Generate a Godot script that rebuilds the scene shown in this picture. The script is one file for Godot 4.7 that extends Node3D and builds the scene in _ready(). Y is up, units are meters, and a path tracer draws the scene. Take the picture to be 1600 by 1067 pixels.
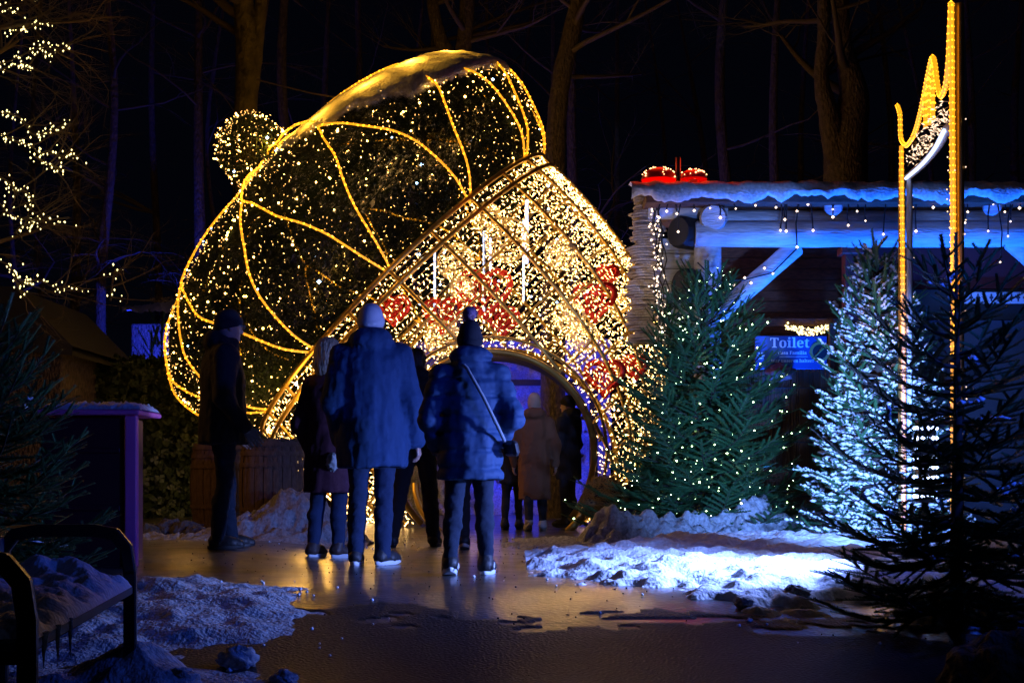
extends Node3D
# A walk-through light sculpture at a winter fair, by night.
const F := 2250.0      # focal length in photo pixels (1600 wide)
const CAMH := 0.59
const HZ := 751.0      # photo row of the horizon

var names := {}
var M := {}

func P(px: float, py: float, z: float) -> Vector3:
	return Vector3((px - 800.0) / F * z, CAMH + (HZ - py) / F * z, -z)

func ss(a: float, b: float, x: float) -> float:
	var t := clampf((x - a) / (b - a), 0.0, 1.0)
	return t * t * (3.0 - 2.0 * t)

func gh(x: float, z: float) -> float:      # height of the ground
	var d := -z
	var y := 0.07 * ss(1.3, 2.2, -x) * ss(9.0, 10.8, d)
	y -= 0.28 * (1.0 - ss(5.6, 8.2, d))
	return y

# ---------------------------------------------------------------- mesh helpers
class MB:
	var v := PackedVector3Array()
	var n := PackedVector3Array()
	func tri(a: Vector3, b: Vector3, c: Vector3, na: Vector3, nb: Vector3, nc: Vector3) -> void:
		if (c - a).cross(b - a).dot(na + nb + nc) < 0.0:
			v.append(a); v.append(c); v.append(b)
			n.append(na); n.append(nc); n.append(nb)
		else:
			v.append(a); v.append(b); v.append(c)
			n.append(na); n.append(nb); n.append(nc)
	func flat(a: Vector3, b: Vector3, c: Vector3, out: Vector3) -> void:
		var m := (c - a).cross(b - a).normalized()
		if m.dot(out) < 0.0:
			m = -m
		tri(a, b, c, m, m, m)
	func quad(a: Vector3, b: Vector3, c: Vector3, d: Vector3, out: Vector3) -> void:
		flat(a, b, c, out); flat(a, c, d, out)
	func mesh() -> ArrayMesh:
		var arr := []
		arr.resize(Mesh.ARRAY_MAX)
		arr[Mesh.ARRAY_VERTEX] = v
		arr[Mesh.ARRAY_NORMAL] = n
		var m := ArrayMesh.new()
		m.add_surface_from_arrays(Mesh.PRIMITIVE_TRIANGLES, arr)
		return m
	func box(t: Transform3D, size: Vector3, bev: float = 0.0) -> void:
		# a box with its edges cut by bev
		var h := size * 0.5
		var b := minf(bev, minf(h.x, minf(h.y, h.z)) * 0.8)
		for ax in 3:
			var u := (ax + 1) % 3
			var w := (ax + 2) % 3
			for s in [-1.0, 1.0]:
				var c := []
				for k in [[-1, -1], [1, -1], [1, 1], [-1, 1]]:
					var p := Vector3.ZERO
					p[ax] = s * h[ax]; p[u] = k[0] * (h[u] - b); p[w] = k[1] * (h[w] - b)
					c.append(t * p)
				var o := Vector3.ZERO
				o[ax] = s
				quad(c[0], c[1], c[2], c[3], t.basis * o)
		if b > 0.0:
			for ax in 3:
				var u := (ax + 1) % 3
				var w := (ax + 2) % 3
				for su in [-1.0, 1.0]:
					for sw in [-1.0, 1.0]:
						var c := []
						for k in [[-1, 0], [1, 0], [1, 1], [-1, 1]]:
							var p := Vector3.ZERO
							p[ax] = k[0] * (h[ax] - b)
							p[u] = su * (h[u] - b * (1 - k[1])); p[w] = sw * (h[w] - b * k[1])
							c.append(t * p)
						var o := Vector3.ZERO
						o[u] = su; o[w] = sw
						quad(c[0], c[1], c[2], c[3], t.basis * o)
			for sx in [-1.0, 1.0]:
				for sy in [-1.0, 1.0]:
					for sz in [-1.0, 1.0]:
						flat(t * Vector3(sx * h.x, sy * (h.y - b), sz * (h.z - b)), t * Vector3(sx * (h.x - b), sy * h.y, sz * (h.z - b)), t * Vector3(sx * (h.x - b), sy * (h.y - b), sz * h.z), t.basis * Vector3(sx, sy, sz))
	func tube(pts: PackedVector3Array, rads, sides: int, caps: bool = true) -> void:
		var k := pts.size()
		if k < 2:
			return
		var dir := (pts[1] - pts[0]).normalized()
		var u := dir.cross(Vector3.UP if absf(dir.y) < 0.9 else Vector3.RIGHT).normalized()
		var prev_p := PackedVector3Array()
		var prev_n := PackedVector3Array()
		for i in k:
			var t := (pts[mini(i + 1, k - 1)] - pts[maxi(i - 1, 0)]).normalized()
			u = (u - t * u.dot(t)).normalized()
			var w := t.cross(u)
			var r: float = rads if rads is float else rads[i]
			var rp := PackedVector3Array()
			var rn := PackedVector3Array()
			for s in sides:
				var an := TAU * s / sides
				var o := u * cos(an) + w * sin(an)
				rn.append(o); rp.append(pts[i] + o * r)
			if i > 0:
				for s in sides:
					var s2 := (s + 1) % sides
					tri(prev_p[s], rp[s], rp[s2], prev_n[s], rn[s], rn[s2])
					tri(prev_p[s], rp[s2], prev_p[s2], prev_n[s], rn[s2], prev_n[s2])
			if caps and (i == 0 or i == k - 1):
				var o2 := -t if i == 0 else t
				for s in range(1, sides - 1):
					tri(rp[0], rp[s], rp[s + 1], o2, o2, o2)
			prev_p = rp; prev_n = rn
	func grid(rows: Array, wrap: bool, flip: bool, mask: Array = []) -> void:
		# rows of points; normals by differences
		var nr := rows.size()
		var nc: int = rows[0].size()
		var nn := []
		for i in nr:
			var line := PackedVector3Array()
			for j in nc:
				var a: Vector3 = rows[mini(i + 1, nr - 1)][j] - rows[maxi(i - 1, 0)][j]
				var b: Vector3
				if wrap:
					b = rows[i][(j + 1) % nc] - rows[i][(j + nc - 1) % nc]
				else:
					b = rows[i][mini(j + 1, nc - 1)] - rows[i][maxi(j - 1, 0)]
				var m := a.cross(b).normalized()
				line.append(-m if flip else m)
			nn.append(line)
		for i in nr - 1:
			for j in (nc if wrap else nc - 1):
				var j2 := (j + 1) % nc
				if mask.size() > 0 and not mask[i][j]:
					continue
				tri(rows[i][j], rows[i + 1][j], rows[i + 1][j2], nn[i][j], nn[i + 1][j], nn[i + 1][j2])
				tri(rows[i][j], rows[i + 1][j2], rows[i][j2], nn[i][j], nn[i + 1][j2], nn[i][j2])
	func blob(c: Vector3, b: Basis) -> void:     # an eight-sided bead, its half axes the columns of b
		var ax := [b.x, b.y, b.z]
		for sx in [-1.0, 1.0]:
			for sy in [-1.0, 1.0]:
				for sz in [-1.0, 1.0]:
					var nx: Vector3 = (ax[0] * sx).normalized()
					var ny: Vector3 = (ax[1] * sy).normalized()
					var nz: Vector3 = (ax[2] * sz).normalized()
					tri(c + ax[0] * sx, c + ax[1] * sy, c + ax[2] * sz, nx, ny, nz)
	func ball(c: Vector3, r: Vector3, seg: int = 12, noise: FastNoiseLite = null, amp: float = 0.0) -> void:
		var rows := []
		for i in seg + 1:
			var la := PI * (float(i) / seg - 0.5)
			var line := PackedVector3Array()
			for j in seg * 2:
				var lo := TAU * j / (seg * 2)
				var o := Vector3(cos(la) * cos(lo), sin(la), cos(la) * sin(lo))
				var k := 1.0
				if noise:
					k += amp * noise.get_noise_3d(c.x + o.x, c.y + o.y, c.z + o.z)
				line.append(c + o * r * k)
			rows.append(line)
		grid(rows, true, false)

class Field:                     # signed distances on a grid, meshed as surface nets
	var o: Vector3
	var cs: float
	var nx: int
	var ny: int
	var nz: int
	var d := PackedFloat32Array()
	func _init(lo: Vector3, hi: Vector3, cell: float) -> void:
		o = lo; cs = cell
		nx = int((hi.x - lo.x) / cell) + 2; ny = int((hi.y - lo.y) / cell) + 2; nz = int((hi.z - lo.z) / cell) + 2
		d.resize(nx * ny * nz)
		d.fill(1.0)
	func lo_i(p: Vector3) -> Vector3i:
		return Vector3i(maxi(0, int((p.x - o.x) / cs)), maxi(0, int((p.y - o.y) / cs)), maxi(0, int((p.z - o.z) / cs)))
	func hi_i(p: Vector3) -> Vector3i:
		return Vector3i(mini(nx - 1, int((p.x - o.x) / cs) + 1), mini(ny - 1, int((p.y - o.y) / cs) + 1), mini(nz - 1, int((p.z - o.z) / cs) + 1))
	func put(i: int, e: float, k: float) -> void:
		var q := d[i]
		if k > 0.0:
			var h := maxf(k - absf(q - e), 0.0) / k
			d[i] = minf(q, e) - h * h * k * 0.25
		else:
			d[i] = minf(q, e)
	func capsule(a: Vector3, b: Vector3, ra: float, rb: float, k: float = 0.03) -> void:
		var m := maxf(ra, rb) + k + cs * 2.0
		var l := lo_i(a.min(b) - Vector3.ONE * m)
		var h := hi_i(a.max(b) + Vector3.ONE * m)
		var ab := b - a
		var q := maxf(ab.length_squared(), 1e-8)
		for z in range(l.z, h.z + 1):
			for y in range(l.y, h.y + 1):
				var row := (z * ny + y) * nx
				for x in range(l.x, h.x + 1):
					var p := o + Vector3(x, y, z) * cs - a
					var t := clampf(p.dot(ab) / q, 0.0, 1.0)
					put(row + x, (p - ab * t).length() - lerpf(ra, rb, t), k)
	func ell(c: Vector3, r: Vector3, bs: Basis, k: float = 0.03) -> void:
		var big := maxf(r.x, maxf(r.y, r.z))
		var small := minf(r.x, minf(r.y, r.z))
		var m := big + k + cs * 2.0
		var l := lo_i(c - Vector3.ONE * m)
		var h := hi_i(c + Vector3.ONE * m)
		var inv := bs.transposed()
		for z in range(l.z, h.z + 1):
			for y in range(l.y, h.y + 1):
				var row := (z * ny + y) * nx
				for x in range(l.x, h.x + 1):
					var p := inv * (o + Vector3(x, y, z) * cs - c)
					put(row + x, ((p / r).length() - 1.0) * small, k)
	func loft(secs: Array, k: float = 0.03) -> void:     # sections [y, centre x, centre z, half width, half depth], upwards
		var y0: float = secs[0][0]
		var y1: float = secs[-1][0]
		var w := 0.0
		for s in secs:
			w = maxf(w, maxf(absf(s[1]) + s[3], absf(s[2]) + s[4]))
		var l := lo_i(Vector3(-w - 0.08, y0 - 0.05, -w - 0.08))
		var h := hi_i(Vector3(w + 0.08, y1 + 0.05, w + 0.08))
		for y in range(l.y, h.y + 1):
			var py := o.y + y * cs
			var i := 0
			while i < secs.size() - 2 and py > secs[i + 1][0]:
				i += 1
			var a = secs[i]
			var b = secs[i + 1]
			var t := clampf((py - a[0]) / (b[0] - a[0]), 0.0, 1.0)
			var cx := lerpf(a[1], b[1], t)
			var cz := lerpf(a[2], b[2], t)
			var rx := lerpf(a[3], b[3], t)
			var rz := lerpf(a[4], b[4], t)
			var dy := maxf(y0 - py, py - y1)
			var small := minf(rx, rz)
			for z in range(l.z, h.z + 1):
				var row := (z * ny + y) * nx
				var qz := (o.z + z * cs - cz) / rz
				qz *= qz
				for x in range(l.x, h.x + 1):
					var qx := (o.x + x * cs - cx) / rx
					put(row + x, maxf((sqrt(qx * qx + qz) - 1.0) * small, dy), k)
	func rough(noise: FastNoiseLite, amp: float, sc: Vector3, ridge: float = 0.0, ridge_amp: float = 0.0) -> void:
		for i in d.size():
			if absf(d[i]) < 0.05:
				var x := i % nx
				var y := (i / nx) % ny
				var z := i / (nx * ny)
				var p := o + Vector3(x, y, z) * cs
				var e := d[i] + amp * noise.get_noise_3d(p.x * sc.x, p.y * sc.y, p.z * sc.z)
				if ridge > 0.0:
					var g := (p.y + 0.012 * noise.get_noise_3d(p.x * 6.0, 7.0, p.z * 6.0)) * ridge
					e += ridge_amp * (pow(absf(cos(g * PI)), 9.0) - 0.25)
				d[i] = e
	func floor_at(py: float) -> void:
		for i in d.size():
			if d[i] < 0.5:
				var y := o.y + ((i / nx) % ny) * cs
				d[i] = maxf(d[i], py - y)
	func at(x: int, y: int, z: int) -> float:
		return d[(clampi(z, 0, nz - 1) * ny + clampi(y, 0, ny - 1)) * nx + clampi(x, 0, nx - 1)]
	func mesh(mb: MB, tr: Transform3D = Transform3D.IDENTITY) -> void:
		var id := PackedInt32Array()
		id.resize(nx * ny * nz)
		id.fill(-1)
		var vp := PackedVector3Array()
		var vn := PackedVector3Array()
		var sy := nx
		var sz := nx * ny
		var offs := [0, 1, sy, sy + 1, sz, sz + 1, sz + sy, sz + sy + 1]
		var o1 := 1
		var o3 := sy + 1
		var o5 := sz + 1
		var o6 := sz + sy
		var o7 := sz + sy + 1
		var edges := [[0, 1], [2, 3], [4, 5], [6, 7], [0, 2], [1, 3], [4, 6], [5, 7], [0, 4], [1, 5], [2, 6], [3, 7]]
		for z in nz - 1:
			for y in ny - 1:
				var row := (z * ny + y) * nx
				for x in nx - 1:
					var i := row + x
					var c0 := d[i] < 0.0
					if c0 == (d[i + o1] < 0.0) and c0 == (d[i + sy] < 0.0) and c0 == (d[i + o3] < 0.0) and c0 == (d[i + sz] < 0.0) and c0 == (d[i + o5] < 0.0) and c0 == (d[i + o6] < 0.0) and c0 == (d[i + o7] < 0.0):
						continue
					var acc := Vector3.ZERO
					var m := 0
					for e in edges:
						var da := d[i + offs[e[0]]]
						var db := d[i + offs[e[1]]]
						if (da < 0.0) != (db < 0.0):
							var t := da / (da - db)
							var pa := Vector3(e[0] & 1, (e[0] >> 1) & 1, (e[0] >> 2) & 1)
							var pb := Vector3(e[1] & 1, (e[1] >> 1) & 1, (e[1] >> 2) & 1)
							acc += pa.lerp(pb, t); m += 1
					id[i] = vp.size()
					vp.append(tr * (o + (Vector3(x, y, z) + acc / m) * cs))
					var g := Vector3(d[i + o1] - d[i] + d[i + o7] - d[i + o6], d[i + sy] - d[i] + d[i + o7] - d[i + o5], d[i + sz] - d[i] + d[i + o7] - d[i + o3])
					vn.append((tr.basis * g).normalized())
		for z in range(1, nz - 1):
			for y in range(1, ny - 1):
				var row := (z * ny + y) * nx
				for x in range(1, nx - 1):
					var i := row + x
					var inside := d[i] < 0.0
					if inside != (d[i + 1] < 0.0):
						q4(mb, vp, vn, id, i, i - sy, i - sy - sz, i - sz)
					if inside != (d[i + sy] < 0.0):
						q4(mb, vp, vn, id, i, i - 1, i - 1 - sz, i - sz)
					if inside != (d[i + sz] < 0.0):
						q4(mb, vp, vn, id, i, i - 1, i - 1 - sy, i - sy)
	func q4(mb: MB, vp, vn, id, a: int, b: int, c: int, e: int) -> void:
		a = id[a]; b = id[b]; c = id[c]; e = id[e]
		if a < 0 or b < 0 or c < 0 or e < 0:
			return
		mb.tri(vp[a], vp[b], vp[c], vn[a], vn[b], vn[c])
		mb.tri(vp[a], vp[c], vp[e], vn[a], vn[c], vn[e])

# ---------------------------------------------------------------- nodes
func numbered(called: String) -> String:
	if not names.has(called):
		names[called] = 0
		return called
	names[called] += 1
	return "%s_%03d" % [called, names[called]]

func obj(called: String, mb: MB, m: Material, parent: Node3D = null) -> MeshInstance3D:
	var o := MeshInstance3D.new()
	o.mesh = mb.mesh()
	o.material_override = m
	if parent == null:
		o.name = numbered(called)
		add_child(o)
	else:
		o.name = called
		parent.add_child(o, true)
	return o

func inst(called: String, mesh: Mesh, m: Material, parent: Node3D, t: Transform3D) -> MeshInstance3D:
	var o := MeshInstance3D.new()
	o.mesh = mesh
	o.material_override = m
	o.name = called
	o.transform = t
	parent.add_child(o, true)
	return o

func thing(called: String, label: String, category: String, at: Vector3 = Vector3.ZERO, turn: float = 0.0, group: String = "") -> Node3D:
	var o := Node3D.new()
	o.name = numbered(called)
	add_child(o)
	o.position = at
	o.rotation.y = turn
	tag(o, label, category, group)
	return o

func tag(o: Node3D, label: String, category: String, group: String = "") -> void:
	o.set_meta("label", label)
	o.set_meta("category", category)
	if group != "":
		o.set_meta("group", group)

func stuff(o: Node3D) -> Node3D:
	o.set_meta("kind", "stuff")
	return o

func structure(o: Node3D, label: String, category: String) -> void:
	tag(o, label, category)
	o.set_meta("kind", "structure")

func many(called: String, mesh: Mesh, m: Material, parent: Node3D, ts: Array) -> MultiMeshInstance3D:
	var mm := MultiMesh.new()
	mm.transform_format = MultiMesh.TRANSFORM_3D
	mm.mesh = mesh
	mm.instance_count = ts.size()
	for i in ts.size():
		mm.set_instance_transform(i, ts[i])
	var o := MultiMeshInstance3D.new()
	o.multimesh = mm
	o.material_override = m
	o.name = called
	parent.add_child(o, true)
	o.set_meta("kind", "stuff")
	return o

func omni(called: String, at: Vector3, c: Color, e: float, size: float, parent: Node3D = null, reach: float = 30.0) -> void:
	var l := OmniLight3D.new()
	l.name = called
	l.light_color = c
	l.light_energy = e
	l.light_size = size
	l.omni_range = reach
	l.omni_attenuation = 2.0
	l.shadow_enabled = true
	if parent == null:
		add_child(l, true)
	else:
		parent.add_child(l, true)
	l.position = at

func spot(called: String, at: Vector3, to: Vector3, c: Color, e: float, angle: float, size: float) -> void:
	var l := SpotLight3D.new()
	l.name = called
	l.light_color = c
	l.light_energy = e
	l.light_size = size
	l.spot_range = 40.0
	l.spot_angle = angle
	l.spot_attenuation = 2.0
	l.shadow_enabled = true
	add_child(l, true)
	l.look_at_from_position(at, to, Vector3.UP if absf((to - at).normalized().y) < 0.95 else Vector3.RIGHT)

# ---------------------------------------------------------------- materials
func noise_of(freq: float, kind: int, seed_: int, oct: int = 4) -> FastNoiseLite:
	var n := FastNoiseLite.new()
	n.noise_type = kind
	n.frequency = freq
	n.seed = seed_
	n.fractal_octaves = oct
	return n

func tex(freq: float, seed_: int, oct: int = 4, kind: int = FastNoiseLite.TYPE_SIMPLEX_SMOOTH, size: int = 512) -> ImageTexture:
	return ImageTexture.create_from_image(noise_of(freq, kind, seed_, oct).get_seamless_image(size, size))

func ramp_tex(freq: float, seed_: int, lo: Color, hi: Color, oct: int = 4, stretch: int = 1, size: int = 512, kind: int = FastNoiseLite.TYPE_SIMPLEX_SMOOTH) -> ImageTexture:
	# colours between two linear values, written as sRGB
	var g := noise_of(freq, kind, seed_, oct).get_seamless_image(size, size)
	if stretch > 1:
		g.resize(size, size / stretch, Image.INTERPOLATE_BILINEAR)
		var s := Image.create(size, size, false, Image.FORMAT_L8)
		s.blit_rect(g, Rect2i(0, 0, size, size / stretch), Vector2i.ZERO)
		g.resize(size, size, Image.INTERPOLATE_BILINEAR)
	var im := Image.create(g.get_width(), g.get_height(), false, Image.FORMAT_RGB8)
	for y in g.get_height():
		for x in g.get_width():
			im.set_pixel(x, y, lo.lerp(hi, g.get_pixel(x, y).r).linear_to_srgb())
	return ImageTexture.create_from_image(im)

func mat(called: String, c: Color, rough: float, metal: float = 0.0) -> StandardMaterial3D:
	var m := StandardMaterial3D.new()
	m.resource_name = called
	m.albedo_color = c.linear_to_srgb()
	m.roughness = rough
	m.metallic = metal
	M[called] = m
	return m

func glow(called: String, c: Color, e: float) -> StandardMaterial3D:
	var m := mat(called, Color(0.3, 0.25, 0.2), 0.4)
	m.emission_enabled = true
	m.emission = c.linear_to_srgb()
	m.emission_energy_multiplier = e
	return m

func relief(m: StandardMaterial3D, t: Texture2D, cm: float, scale: Vector3, world: bool = true) -> void:
	m.uv1_triplanar = true
	m.uv1_world_triplanar = world
	m.uv1_scale = scale
	m.heightmap_enabled = true
	m.heightmap_texture = t
	m.heightmap_scale = cm

func colours(m: StandardMaterial3D, t: Texture2D) -> void:
	m.albedo_color = Color.WHITE
	m.albedo_texture = t
	m.uv1_triplanar = true

func materials() -> void:
	var fine := tex(0.08, 3, 4)
	var mid := tex(0.02, 5, 5)
	var asphalt := mat("asphalt", Color(0.03, 0.03, 0.033), 0.3)
	colours(asphalt, ramp_tex(0.06, 11, Color(0.006, 0.006, 0.007), Color(0.035, 0.033, 0.03), 5))
	relief(asphalt, tex(0.05, 26, 5), 0.4, Vector3(0.9, 0.9, 0.9))
	asphalt.roughness = 1.0
	asphalt.metallic_specular = 1.0
	asphalt.clearcoat_enabled = true
	asphalt.clearcoat = 0.8
	asphalt.clearcoat_roughness = 0.22
	var rt := noise_of(0.006, FastNoiseLite.TYPE_SIMPLEX_SMOOTH, 21, 5).get_seamless_image(512, 512)
	var ri := Image.create(512, 512, false, Image.FORMAT_L8)
	for y in 512:
		for x in 512:
			var r := 0.27 + 0.24 * rt.get_pixel(x, y).r
			ri.set_pixel(x, y, Color(r, r, r))
	asphalt.roughness_texture = ImageTexture.create_from_image(ri)
	var dry := mat("dry_asphalt", Color(0.03, 0.03, 0.03), 0.5)
	dry.metallic_specular = 0.35
	colours(dry, ramp_tex(0.09, 24, Color(0.002, 0.002, 0.002), Color(0.04, 0.035, 0.03), 5))
	relief(dry, tex(0.16, 25, 5), 0.6, Vector3(0.6, 0.6, 0.6))
	var soil := mat("soil", Color(0.02, 0.016, 0.012), 0.95)
	colours(soil, ramp_tex(0.03, 12, Color(0.008, 0.006, 0.004), Color(0.05, 0.035, 0.022), 5))
	relief(soil, mid, 4.0, Vector3(0.4, 0.4, 0.4))
	var snow := mat("snow", Color(0.78, 0.8, 0.83), 0.75)
	colours(snow, ramp_tex(0.03, 14, Color(0.45, 0.45, 0.46), Color(0.88, 0.9, 0.92), 5))
	relief(snow, tex(0.05, 7, 5), 1.0, Vector3(1.1, 1.1, 1.1))
	var dirty := mat("dirty_snow", Color(0.3, 0.29, 0.28), 0.7)
	colours(dirty, ramp_tex(0.035, 15, Color(0.1, 0.095, 0.09), Color(0.62, 0.62, 0.62), 5))
	relief(dirty, tex(0.05, 8, 5), 1.0, Vector3(1.3, 1.3, 1.3))
	# plants
	mat("needle", Color(0.03, 0.105, 0.032), 0.45)
	mat("branch", Color(0.035, 0.025, 0.017), 0.9)
	mat("garland", Color(0.013, 0.026, 0.012), 0.4)
	mat("green_net", Color(0.013, 0.026, 0.012), 0.9)
	mat("hedge_leaf", Color(0.035, 0.06, 0.02), 0.5)
	var bark := mat("bark", Color(0.06, 0.045, 0.03), 0.9)
	colours(bark, ramp_tex(0.03, 16, Color(0.012, 0.009, 0.007), Color(0.13, 0.095, 0.06), 5))
	relief(bark, tex(0.035, 9, 5), 4.0, Vector3(1.2, 0.5, 1.2))
	var patchy := mat("patchy_bark", Color(0.09, 0.075, 0.03), 0.9)  # bark with random yellow patches
	colours(patchy, ramp_tex(0.012, 17, Color(0.008, 0.007, 0.005), Color(0.22, 0.17, 0.05), 5))
	relief(patchy, tex(0.035, 9, 5), 4.0, Vector3(0.7, 0.4, 0.7))
	mat("twig", Color(0.07, 0.05, 0.032), 0.9)
	# metal, wood
	mat("gold", Color(0.5, 0.32, 0.08), 0.38, 0.75)
	mat("wire", Color(0.55, 0.4, 0.16), 0.4, 0.6)
	mat("black_metal", Color(0.012, 0.012, 0.014), 0.35, 0.3)
	mat("black_wire", Color(0.01, 0.01, 0.01), 0.6)
	mat("tarp", Color(0.008, 0.009, 0.012), 0.7)
	var log_ := mat("pale_log", Color(0.45, 0.47, 0.5), 0.65)
	colours(log_, ramp_tex(0.012, 18, Color(0.28, 0.29, 0.31), Color(0.58, 0.6, 0.62), 5))
	relief(log_, tex(0.03, 10, 4), 1.0, Vector3(0.4, 2.2, 2.2))
	var slate := mat("pale_slate", Color(0.5, 0.44, 0.38), 0.8)
	colours(slate, ramp_tex(0.03, 19, Color(0.3, 0.25, 0.21), Color(0.62, 0.55, 0.48), 4))
	relief(slate, fine, 1.0, Vector3(2, 2, 2))
	var oak := mat("barrel_wood", Color(0.16, 0.1, 0.055), 0.75)
	colours(oak, ramp_tex(0.02, 20, Color(0.08, 0.05, 0.028), Color(0.26, 0.17, 0.1), 5))
	relief(oak, fine, 0.6, Vector3(3, 0.8, 3))
	var plank := mat("brown_plank", Color(0.05, 0.024, 0.013), 0.75)
	colours(plank, ramp_tex(0.02, 22, Color(0.04, 0.016, 0.008), Color(0.16, 0.06, 0.028), 5))
	relief(plank, fine, 0.6, Vector3(0.8, 3, 3))
	mat("reed", Color(0.13, 0.06, 0.03), 0.8)
	mat("straw", Color(0.3, 0.2, 0.07), 0.8)
	var red := mat("red_paint", Color(0.2, 0.025, 0.018), 0.6)
	relief(red, fine, 0.4, Vector3(2, 0.6, 2))
	mat("maroon_paint", Color(0.07, 0.012, 0.016), 0.5)
	mat("maroon_cloth", Color(0.09, 0.01, 0.014), 0.8)
	mat("violet_paint", Color(0.85, 0.16, 0.42), 0.45)
	mat("sign_blue", Color(0.015, 0.06, 0.2), 0.5)
	mat("sign_white", Color(0.72, 0.72, 0.75), 0.6)
	mat("sign_gold", Color(0.35, 0.2, 0.05), 0.5)
	mat("sign_dark", Color(0.01, 0.01, 0.012), 0.6)
	mat("white_paint", Color(0.6, 0.6, 0.62), 0.6)
	mat("navy_paint", Color(0.03, 0.04, 0.07), 0.6)
	var stone := mat("stone", Color(0.09, 0.085, 0.08), 0.85)
	colours(stone, ramp_tex(0.02, 23, Color(0.04, 0.038, 0.036), Color(0.16, 0.15, 0.14), 5))
	relief(stone, mid, 3.0, Vector3(1.5, 1.5, 1.5))
	# cloth and skin
	var weave := tex(0.3, 31, 2)
	for d in [["navy_cloth", Color(0.005, 0.035, 0.11), 0.85], ["navy_puffer", Color(0.005, 0.036, 0.105), 0.75], ["black_cloth", Color(0.012, 0.012, 0.016), 0.9], ["burgundy_cloth", Color(0.06, 0.012, 0.03), 0.85], ["jeans", Color(0.007, 0.02, 0.06), 0.95], ["dark_jeans", Color(0.004, 0.011, 0.03), 0.95], ["tan_cloth", Color(0.16, 0.06, 0.022), 0.85], ["beige_knit", Color(0.4, 0.27, 0.19), 0.95], ["white_knit", Color(0.55, 0.56, 0.62), 0.95], ["black_knit", Color(0.012, 0.012, 0.02), 0.95], ["pink_fur", Color(0.36, 0.2, 0.3), 1.0], ["grey_wool", Color(0.2, 0.22, 0.25), 0.95], ["blond_hair", Color(0.33, 0.25, 0.16), 0.55], ["dark_hair", Color(0.015, 0.011, 0.008), 0.5], ["pale_cloth", Color(0.5, 0.53, 0.55), 0.9]]:
		var m := mat(d[0], d[1], d[2])
		relief(m, weave, 0.15, Vector3(2.5, 2.5, 2.5), false)
		m.rim_enabled = false
	var skin := mat("skin", Color(0.42, 0.25, 0.19), 0.5)
	skin.subsurf_scatter_enabled = true
	skin.subsurf_scatter_strength = 0.15
	mat("shoe_dark", Color(0.014, 0.014, 0.018), 0.55)
	mat("shoe_pale", Color(0.35, 0.3, 0.28), 0.6)
	mat("shoe_brown", Color(0.035, 0.02, 0.018), 0.6)
	mat("sole_white", Color(0.6, 0.62, 0.66), 0.6)
	var lens := mat("lens", Color(0.6, 0.6, 0.65), 0.03)
	lens.transparency = BaseMaterial3D.TRANSPARENCY_ALPHA
	lens.albedo_color.a = 0.15
	# things that give off light (colours linear)
	glow("warm_bulb", Color(1.0, 0.52, 0.11), 24.0)
	glow("lattice_bulb", Color(1.0, 0.58, 0.18), 16.0)
	glow("rope_glow", Color(1.0, 0.36, 0.008), 1.3)
	glow("rope_bead", Color(1.0, 0.38, 0.012), 6.0)
	glow("glint_bead", Color(1.0, 0.5, 0.12), 5.0)  # no real bulb: glow standing in for glints off the garland tufts
	glow("cool_bulb", Color(0.35, 0.6, 1.0), 14.0)
	glow("tree_bulb", Color(1.0, 0.8, 0.3), 4.0)
	glow("fir_bulb", Color(0.72, 1.0, 0.5), 26.0)
	glow("icicle_bulb", Color(1.0, 0.72, 0.5), 4.0)
	glow("frame_bulb", Color(1.0, 0.68, 0.45), 1.8)
	glow("white_led", Color(0.5, 0.64, 1.0), 2.2)
	glow("flood_led", Color(0.4, 0.56, 1.0), 14.0)
	glow("heart_bulb", Color(1.0, 0.06, 0.02), 2.2)
	glow("mushroom_bulb", Color(1.0, 0.5, 0.2), 5.0)
	glow("lamp_globe", Color(1.0, 0.6, 0.28), 2.0)
	glow("blue_lamp", Color(0.08, 0.25, 1.0), 6.0)
	mat("heart_tinsel", Color(0.45, 0.012, 0.01), 0.3, 0.4)
	mat("gold_tinsel", Color(0.6, 0.5, 0.3), 0.3, 0.5)
	mat("mushroom_red", Color(0.5, 0.01, 0.008), 0.45)

# ---------------------------------------------------------------- the light sculpture
const HS := 1.0 / 116.6                       # metres for one photo pixel at the sculpture's axis
var HC := Vector3(-1.4325, 3.0346, -19.3)     # middle of the ring where dome and lattice meet
var HU := Vector3(-0.70, 0.714, 0.0)          # its axis, towards the bobble
var HV := Vector3(0.714, 0.70, 0.0)
const HOLE := Vector2(-0.219, 0.87)
const HOLE_R := 1.22
var dome_pts := [[0, 303], [35, 342], [91, 364], [125, 370], [150, 364], [190, 336], [215, 306], [245, 240], [268, 170], [286, 95], [302, 45], [306, 0.5]]
var bowl_pts := [[0, 303], [-60, 306], [-120, 304], [-180, 297], [-240, 283], [-290, 263], [-340, 232], [-380, 195], [-420, 140], [-445, 80], [-452, 0.5]]

func prof(pts: Array, t: float) -> Vector2:
	var k := pts.size() - 1
	var f := clampf(t, 0.0, 1.0) * k
	var i := mini(int(f), k - 1)
	var q := []
	for j in [i - 1, i, i + 1, i + 2]:
		var e = pts[clampi(j, 0, k)]
		q.append(Vector2(e[0], e[1]))
	return q[1].cubic_interpolate(q[2], q[0], q[3], f - i) * HS * 0.957

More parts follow.
